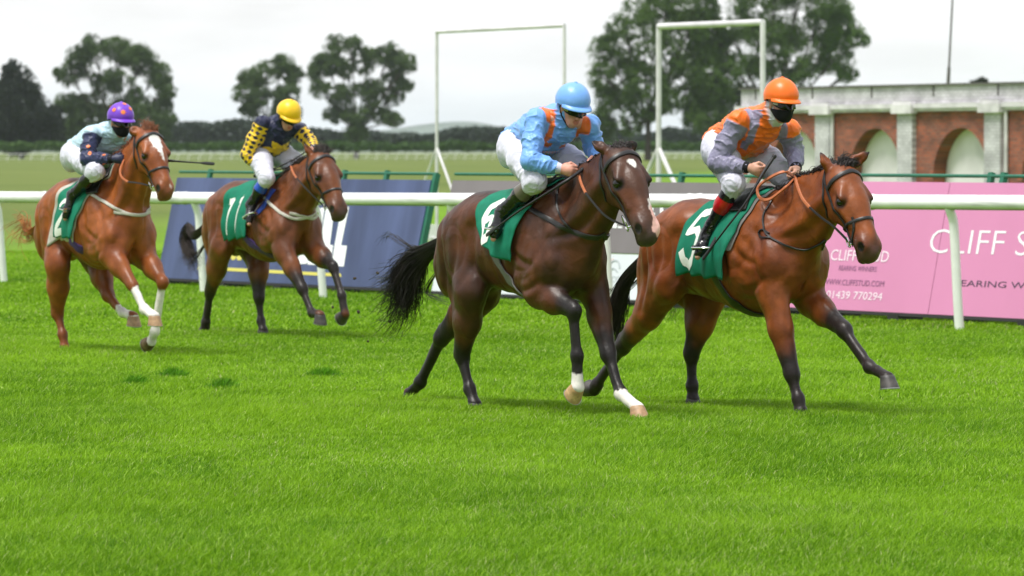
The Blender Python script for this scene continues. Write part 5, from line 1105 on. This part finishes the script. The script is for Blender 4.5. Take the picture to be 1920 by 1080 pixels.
def pavilion():
    Dr = 115.; zt = CH + 130 / F * Dr; Dl = (zt - CH) * F / 118; A = at(1397, 283, Dl); B = at(1919, 283, Dr); A[2] = B[2] = 0; d = unit(B - A); n = V3(d[1], -d[0], 0); n = n if n[1] < 0 else -n; L0 = np.linalg.norm(B - A); L = L0 + 9
    root = empty('pavilion', A, math.atan2(d[1], d[0]), label='low brick pavilion with white pilasters, blind arches and a white parapet', cat='building')
    def U(x, y=283):
        r = ray(x, y); t = ((A - V3(0, 0, CH)) @ n) / (r @ n); q = V3(0, 0, CH) + r * t - A; return q @ d
    zat = lambda x, y: CH + (ray(x, y)[2]) * (((A - V3(0, 0, CH)) @ n) / (ray(x, y) @ n))
    zc = zat(1704, 209); zp = zt; X, Y, Z = V3(1, 0, 0), V3(0, 1, 0), V3(0, 0, 1); rec = .32          # local: +x along, +y into the building
    P1, P2, P3 = U(1549), U(1704), U(1868); sp_ = (P3 - P1) / 2; pil = [P1 + sp_ * k for k in range(0, 5)]; hw = (U(1718) - U(1690)) / 2; a2 = (U(1752), U(1854)); ar = (a2[1] - a2[0]) / 2 * 1.02; za = zat(1805, 240); spring = za - ar * 1.0
    openings = [(p + sp_ * .5 + ((a2[0] + a2[1]) / 2 - (P2 + P3) / 2)) for p in [P1 - sp_] + pil[:-1] if p + sp_ < L and p > -9] 
    # brick front with arched openings
    b = MB(); us = sorted(set([-.2, L] + [o + ar * k for o in openings for k in np.linspace(-1, 1, 29)])); top = lambda u: max([0] + [spring + math.sqrt(max(0, ar * ar - (u - o) ** 2)) * (za - spring) / ar for o in openings if abs(u - o) <= ar + 1e-6])
    for u0, u1 in zip(us[:-1], us[1:]):
        m = (u0 + u1) / 2; ino = any(abs(m - o) < ar for o in openings); z0, z1 = (top(u0), top(u1)) if ino else (0, 0)
        b.add([(u0, 0, z0), (u1, 0, z1), (u1, 0, zc), (u0, 0, zc)], [(0, 1, 2, 3)])
        if ino: b.add([(u0, 0, z0), (u1, 0, z1), (u1, rec, z1), (u0, rec, z0)], [(0, 1, 2, 3)])
    for o in openings:
        for s in (-1, 1): b.add([(o + s * ar, 0, 0), (o + s * ar, rec, 0), (o + s * ar, rec, spring), (o + s * ar, 0, spring)], [(0, 1, 2, 3)])
    b.add([(-.2, 0, 0), (-.2, 6, 0), (-.2, 6, zc), (-.2, 0, zc)], [(0, 1, 2, 3)]); b.build('brick_wall', M['brick'], root)
    for o in openings:
        b = MB(); b.box((o, rec + .05, za / 2), X, Y, Z, ar + .1, .045, za / 2 + .05); b.build('arch_panel', M['render'], root)
        b = MB(); R1 = ar + .24                                                    # ring of brick on edge
        for k in range(24):
            q = [pi * k / 24, pi * (k + 1) / 24]; c = []
            for w in q:
                for rr in (ar + .004, R1): c.append((o + cos(w) * rr, spring + sin(w) * rr * (za - spring + (rr - ar)) / rr if False else spring + sin(w) * rr))
            b.add([(c[0][0], -.02, c[0][1]), (c[1][0], -.02, c[1][1]), (c[3][0], -.02, c[3][1]), (c[2][0], -.02, c[2][1])], [(0, 1, 2, 3)])
        b.build('arch_ring', M['brick'], root)
    for p in pil:
        b = MB(); b.box((p, -.06, zc / 2), X, Y, Z, hw, .06, zc / 2); q = b.build('pilaster', M['wbrick'], root)
        b = MB(); b.box((p, -.13, zc + .06), X, Y, Z, hw * 1.35, .10, .11); b.box((p, -.13, zc + .20), X, Y, Z, hw * 1.2, .07, .035); b.build('capital', M['stone'], q)
    b = MB(); b.box((L / 2 - .1, -.03, zc + .035), X, Y, Z, L / 2 + .15, .07, .035); b.box((L / 2 - .1, -.06, zc + .13), X, Y, Z, L / 2 + .18, .10, .055); b.build('cornice', M['stone'], root)
    b = MB(); b.box((L / 2 - .1, 1.5, (zc + .19 + zp - .05) / 2), X, Y, Z, L / 2 + .1, 1.5, (zp - .05 - zc - .19) / 2); b.build('parapet', M['wbrick'], root)
    k = 0
    for k in range(6): b = MB(); b.box((P1 + sp_ * (k * .73 - .9), -.004, (zc + zp) / 2 + .16), X, Y, Z, .03, .012, .13); b.build('parapet_drain', M['lead'], root)
    b = MB(); b.box((L / 2 - .1, 1.5, zp - .025), X, Y, Z, L / 2 + .16, 1.56, .024); b.build('coping', M['lead'], root)
    for o in (P1 + .40, P3 + .52):
        b = MB(); b.tube([(o, -.06, 0), (o, -.06, zc - .02)], .045, 8); b.build('downpipe', M['galv'], root, smooth=True)
pavilion()
b = MB(); p0 = at(1765, 283, 135); p0[2] = 0; p1 = at(1787, -20, 135); b.tube([V3(0, 0, 0), lerp(V3(0, 0, 0), p1 - p0, .55), lerp(V3(0, 0, 0), p1 - p0, .66)], [.05, .05, .045], 8); b.tube([lerp(V3(0, 0, 0), p1 - p0, .66), p1 - p0], [.030, .024], 8); o = b.build('mast', M['lead'], None, smooth=True); o.location = p0; tag(o, 'thin dark leaning mast behind the brick pavilion', 'mast')
# ------------------------------------------------------------------ far rail, hedge, woods, trees, hills
def far_rail():
    A = at(-150, 283, 870); B = at(1500, 283, 1060); A[2] = B[2] = 0; d = unit(B - A); L = np.linalg.norm(B - A); root = empty('far_running_rail', A, 0, label='long white running rail at the far side of the course', cat='rail')
    b = MB(); b.tube([V3(0, 0, 1.25), d * L + V3(0, 0, 1.25)], .065, 6); b.build('rail', M['pvc'], root); b = MB(); b.tube([V3(0, .1, .42), d * L + V3(0, .1, .42)], .04, 6); b.build('lower_rail', M['pvc'], root); n = 88
    for k in range(n):
        p = d * L * (k + .5) / n; b = MB(); b.tube([p + V3(-.45, .3, .42), p + V3(-.30, .2, .9), p + V3(.1, .05, 1.25)], [.06, .055, .055], 5); b.tube([p + V3(-.45, .3, 0), p + V3(-.45, .3, .42)], .05, 5); b.build('post', M['pvc'], root)
far_rail()
def leaf_mat(name, c, tr=.25):
    return mat(name, attr=True, rough=.6, spec=.2, trans=tr)
M['leaf'] = leaf_mat('foliage', None); M['bark'] = mat('bark', (.045, .036, .028), .9, nscale=2, namt=.3)
def leaves(lobes, R, dens, sz, c0, c1):
    P, Nn = [], []
    for (c, r) in lobes:
        n = int(dens * r * r); a = R.normal(size=(n, 3)); a /= np.linalg.norm(a, axis=1, keepdims=True); q = R.random((n, 1)) ** .6; P.append(c + a * r * (.05 + 1.08 * q) * (1, 1, .85)); Nn.append(a)
    P = np.concatenate(P); keep = .6 * fbm(P * 1.3 + 5, 2) + .4 * fbm(P * .35 + 9, 2) > .485; P = P[keep]; n = len(P)
    a = R.normal(size=(n, 3)); a /= np.linalg.norm(a, axis=1, keepdims=True); t = np.cross(a, R.normal(size=(n, 3))); t /= np.linalg.norm(t, axis=1, keepdims=True); b = np.cross(a, t); s = (sz * R.uniform(.6, 1.3, n))[:, None]
    V = np.stack([P - t * s, P + b * s * .55 + a * s * .15, P + t * s, P - b * s * .55 + a * s * .15], 1); F_ = np.arange(n * 4).reshape(n, 4)
    k = np.clip(fbm(P * .25 + 31, 2) * 1.2 - .1 + R.normal(0, .15, n), 0, 1)[:, None]; C = np.array(c0) * (1 - k) + np.array(c1) * k; return V.reshape(-1, 3), F_, np.repeat(C, 4, 0)
def tree(name, D, base_x, lobes_px, label, seed, dens=380, sz=.25, c0=(.036, .064, .022), c1=(.100, .170, .044), group='trees at the far side of the course', trunk=.55, zlow=None):
    R = np.random.default_rng(seed); k = D / F; B = at(base_x, 283, D); B[2] = 0; root = empty(name, B, 0, label=label, cat='tree', group=group); lobes = []
    for (x, y, r) in lobes_px:
        c = at(x, y, D) - B; c[1] = R.uniform(-.5, .5) * r * k * 1.5; lobes.append((c, r * k * 1.12))
        for _ in range(7):
            a = unit(R.normal(size=3)); lobes.append((c + a * r * k * .9 * (1, 1, .85), r * k * R.uniform(.35, .6)))
    m_ = len(lobes_px)
    for _ in range(int(m_ * .9)):
        i, j = R.integers(0, m_, 2); lobes.append((lerp(lobes[i * 8][0], lobes[j * 8][0], R.random()) + R.normal(0, .6, 3), lobes[i * 8][1] * R.uniform(.5, .8)))
    V, Fq, C = leaves(lobes, R, dens, sz, c0, c1); ok = np.repeat(V.reshape(-1, 4, 3)[:, :, 2].min(1) > .3, 4); Vk = V[ok]; mesh('crown', Vk, np.arange(len(Vk)).reshape(-1, 4), M['leaf'], root, smooth=False, col=C[ok])
    b = MB(); main = lobes[:m_ * 8:8]; zs = sorted([c[2] for c, r in main]); h = lerp(zs[0], zs[-1], .35); fork = V3(0, 0, max(2.2, h * .55))
    b.tube([V3(0, 0, -.1), V3(.05, 0, fork[2] * .5), fork], [trunk * 1.3, trunk, trunk * .85], 9)
    for c, r in main:
        m = lerp(fork, c, .5) + V3(0, 0, -.06 * np.linalg.norm(c - fork)) ; b.tube(spline([fork - V3(0, 0, .3), m, c + V3(0, 0, r * .3)], 4), list(np.linspace(trunk * .55, .05, 9)), 6)
        for _ in range(4): e = c + unit(R.normal(size=3)) * r * .95; b.tube([lerp(m, c, .5), lerp(c, e, .5), e], [.12, .08, .03], 5)
    b.build('trunk', M['bark'], root, smooth=True); return root
g1 = (.036, .072, .014), (.120, .215, .040)
tree('conifer_tree', 1120, 40, [(30, 140, 24), (42, 168, 30), (20, 190, 34), (60, 205, 34), (10, 225, 36), (50, 240, 38), (90, 225, 26), (95, 255, 26), (30, 262, 30), (-10, 180, 30), (-20, 240, 40)], 'dark dense conifer at the left edge of the picture', 11, 150, .45, (.010, .018, .012), (.022, .034, .018))
tree('broadleaf_tree', 1150, 210, [(150, 108, 24), (180, 92, 26), (222, 96, 27), (265, 112, 28), (295, 140, 24), (130, 140, 22), (310, 170, 18), (125, 190, 20), (165, 205, 30), (215, 210, 28), (265, 215, 28), (300, 200, 20), (215, 150, 24), (255, 180, 18), (145, 240, 28), (200, 255, 30), (290, 250, 26), (180, 150, 14), (310, 225, 20), (250, 258, 28)], 'large rounded tree above the purple capped jockey', 12)
tree('broadleaf_tree', 1150, 502, [(470, 148, 22), (500, 135, 24), (530, 122, 22), (548, 140, 18), (455, 175, 18), (490, 180, 20), (540, 178, 20), (470, 205, 18), (520, 205, 18), (550, 210, 15)], 'smaller rounded tree directly above the yellow capped jockey', 13, 380)
tree('broadleaf_tree', 1150, 668, [(630, 85, 22), (660, 82, 18), (610, 120, 24), (650, 125, 22), (690, 110, 20), (730, 105, 22), (762, 122, 18), (740, 145, 18), (600, 165, 20), (640, 180, 22), (690, 170, 22), (735, 180, 20), (760, 160, 14), (625, 215, 18), (670, 215, 22), (715, 215, 18), (740, 225, 14), (668, 250, 20), (590, 140, 14)], 'large open crowned tree standing alone between the yellow cap and the slender goal frame', 14, 370)
tree('broadleaf_tree', 930, 1215, [(1205, 20, 34), (1255, 0, 36), (1170, 55, 30), (1225, 75, 36), (1135, 95, 28), (1180, 115, 32), (1130, 140, 26), (1240, 130, 34), (1290, 50, 32), (1285, 110, 30), (1150, 185, 30), (1200, 175, 30), (1255, 190, 26), (1130, 225, 24), (1180, 230, 24), (1300, 165, 24), (1310, 10, 30), (1130, 250, 22), (1215, 215, 16)], 'tall dense tree above the dark brown horse, behind the thick goal frame', 15, 230, .25, *g1)
tree('broadleaf_tree', 930, 1450, [(1400, 15, 34), (1450, -10, 38), (1500, -20, 36), (1545, 15, 36), (1575, 50, 32), (1600, 72, 24), (1370, 60, 28), (1425, 65, 34), (1480, 60, 36), (1530, 75, 32), (1570, 110, 30), (1345, 110, 28), (1390, 125, 32), (1445, 125, 34), (1500, 130, 32), (1590, 140, 18), (1330, 165, 24), (1370, 185, 30), (1420, 185, 28), (1345, 220, 26), (1390, 235, 28), (1320, 235, 20), (1470, 180, 26), (1340, 60, 26), (1322, 105, 26), (1345, 150, 26), (1305, 195, 24), (1325, 40, 30), (1332, 85, 32), (1316, 140, 32), (1338, 190, 32), (1300, 215, 24)], 'tallest tree behind the pavilion and the orange capped jockey', 16, 230, .25, *g1)
tree('broadleaf_tree', 520, 1842, [(1842, 170, 24), (1815, 182, 24), (1870, 182, 24), (1842, 215, 34)], 'low dark treetop showing just above the pavilion roof', 17, 200, .28, (.012, .016, .012), (.026, .034, .02))
def band(name, D, x0, x1, prof, n, sz, c0, c1, seed, label, kind=None, cat=None):
    R = np.random.default_rng(seed); k = D / F; x = R.uniform(x0, x1, n); h = prof(x); y = 283 - h * R.random(n) ** .6; P = np.stack([(x - 960) * k, D + R.uniform(-8, 8, n), CH + (283 - y) * k], 1); P = P[P[:, 2] > .1]; n = len(P)
    a = R.normal(size=(n, 3)); a /= np.linalg.norm(a, axis=1, keepdims=True); t = np.cross(a, R.normal(size=(n, 3))); t /= np.linalg.norm(t, axis=1, keepdims=True); b = np.cross(a, t); s = (sz * R.uniform(.6, 1.3, n))[:, None]; V = np.stack([P - t * s, P + b * s * .7, P + t * s, P - b * s * .7], 1)
    q = np.clip(fbm(P * (.12, .12, .3) + 3, 2) + R.normal(0, .12, n), 0, 1)[:, None]; C = np.repeat(np.array(c0) * (1 - q) + np.array(c1) * q, 4, 0); o = mesh(name, V.reshape(-1, 3), np.arange(4 * n).reshape(n, 4), M['leaf'], smooth=False, col=C); return tag(o, label, cat, kind=kind)
pw = lambda x: 40 + 14 * (fbm(np.stack([x * .02, 0 * x, 0 * x], 1), 3) - .5) * 2 + 7 * np.sin(x * .013 + 2) + 8 * (x < 480)
band('distant_wood', 1500, -60, 1750, pw, 26000, .9, (.020, .034, .026), (.038, .055, .038), 21, 'dark far-off wood along the horizon', 'stuff')
ph = lambda x: 15 + 5 * (fbm(np.stack([x * .05, 0 * x + 9, 0 * x], 1), 3) - .5) * 2
band('hedge', 1090, -60, 1750, ph, 22000, .5, (.028, .070, .012), (.056, .115, .020), 22, 'long clipped green hedge behind the far running rail', None, 'hedge')
def hills():
    xs = np.linspace(-200, 2200, 120); D = 7600.; k = D / F; b = MB(); prof = 283 - (250 + 12 * (fbm(np.stack([xs * .004, 0 * xs, 0 * xs], 1), 3) - .5) * 2 - 22 * np.exp(-((xs - 870) / 110) ** 2) - 16 * np.exp(-((xs - 380) / 90) ** 2))
    v = []
    for x, h in zip(xs, prof): v += [((x - 960) * k, D - 1200, 0), ((x - 960) * k, D, h * k + CH), ((x - 960) * k, D + 1200, 0)]
    f = []
    for i in range(len(xs) - 1): a = i * 3; f += [(a, a + 3, a + 4, a + 1), (a + 1, a + 4, a + 5, a + 2)]
    tag(mesh('hills', v, f, mat('hillside', (.10, .13, .11), .9, nscale=.004, namt=.3)), 'pale distant hills', kind='structure')
hills()
for h_, j_ in ((H4, J4), (H3, J3), (H2, J2), (H1, J1)): runner(h_, j_)
# ------------------------------------------------------------------ air
def haze():
    m = bpy.data.materials.new('haze_air'); m.use_nodes = True; t = m.node_tree; t.nodes.clear(); o = nd(t, 'ShaderNodeOutputMaterial'); v = nd(t, 'ShaderNodeVolumePrincipled'); v.inputs['Color'].default_value = (.82, .90, .97, 1); v.inputs['Density'].default_value = 3.8e-5; v.inputs['Anisotropy'].default_value = .1; t.links.new(v.outputs[0], o.inputs['Volume'])
    b = MB(); b.box((0, 4500 - 200, 49), (1, 0, 0), (0, 1, 0), (0, 0, 1), 4000, 4700, 50); tag(b.build('haze', m), kind='stuff')
haze()
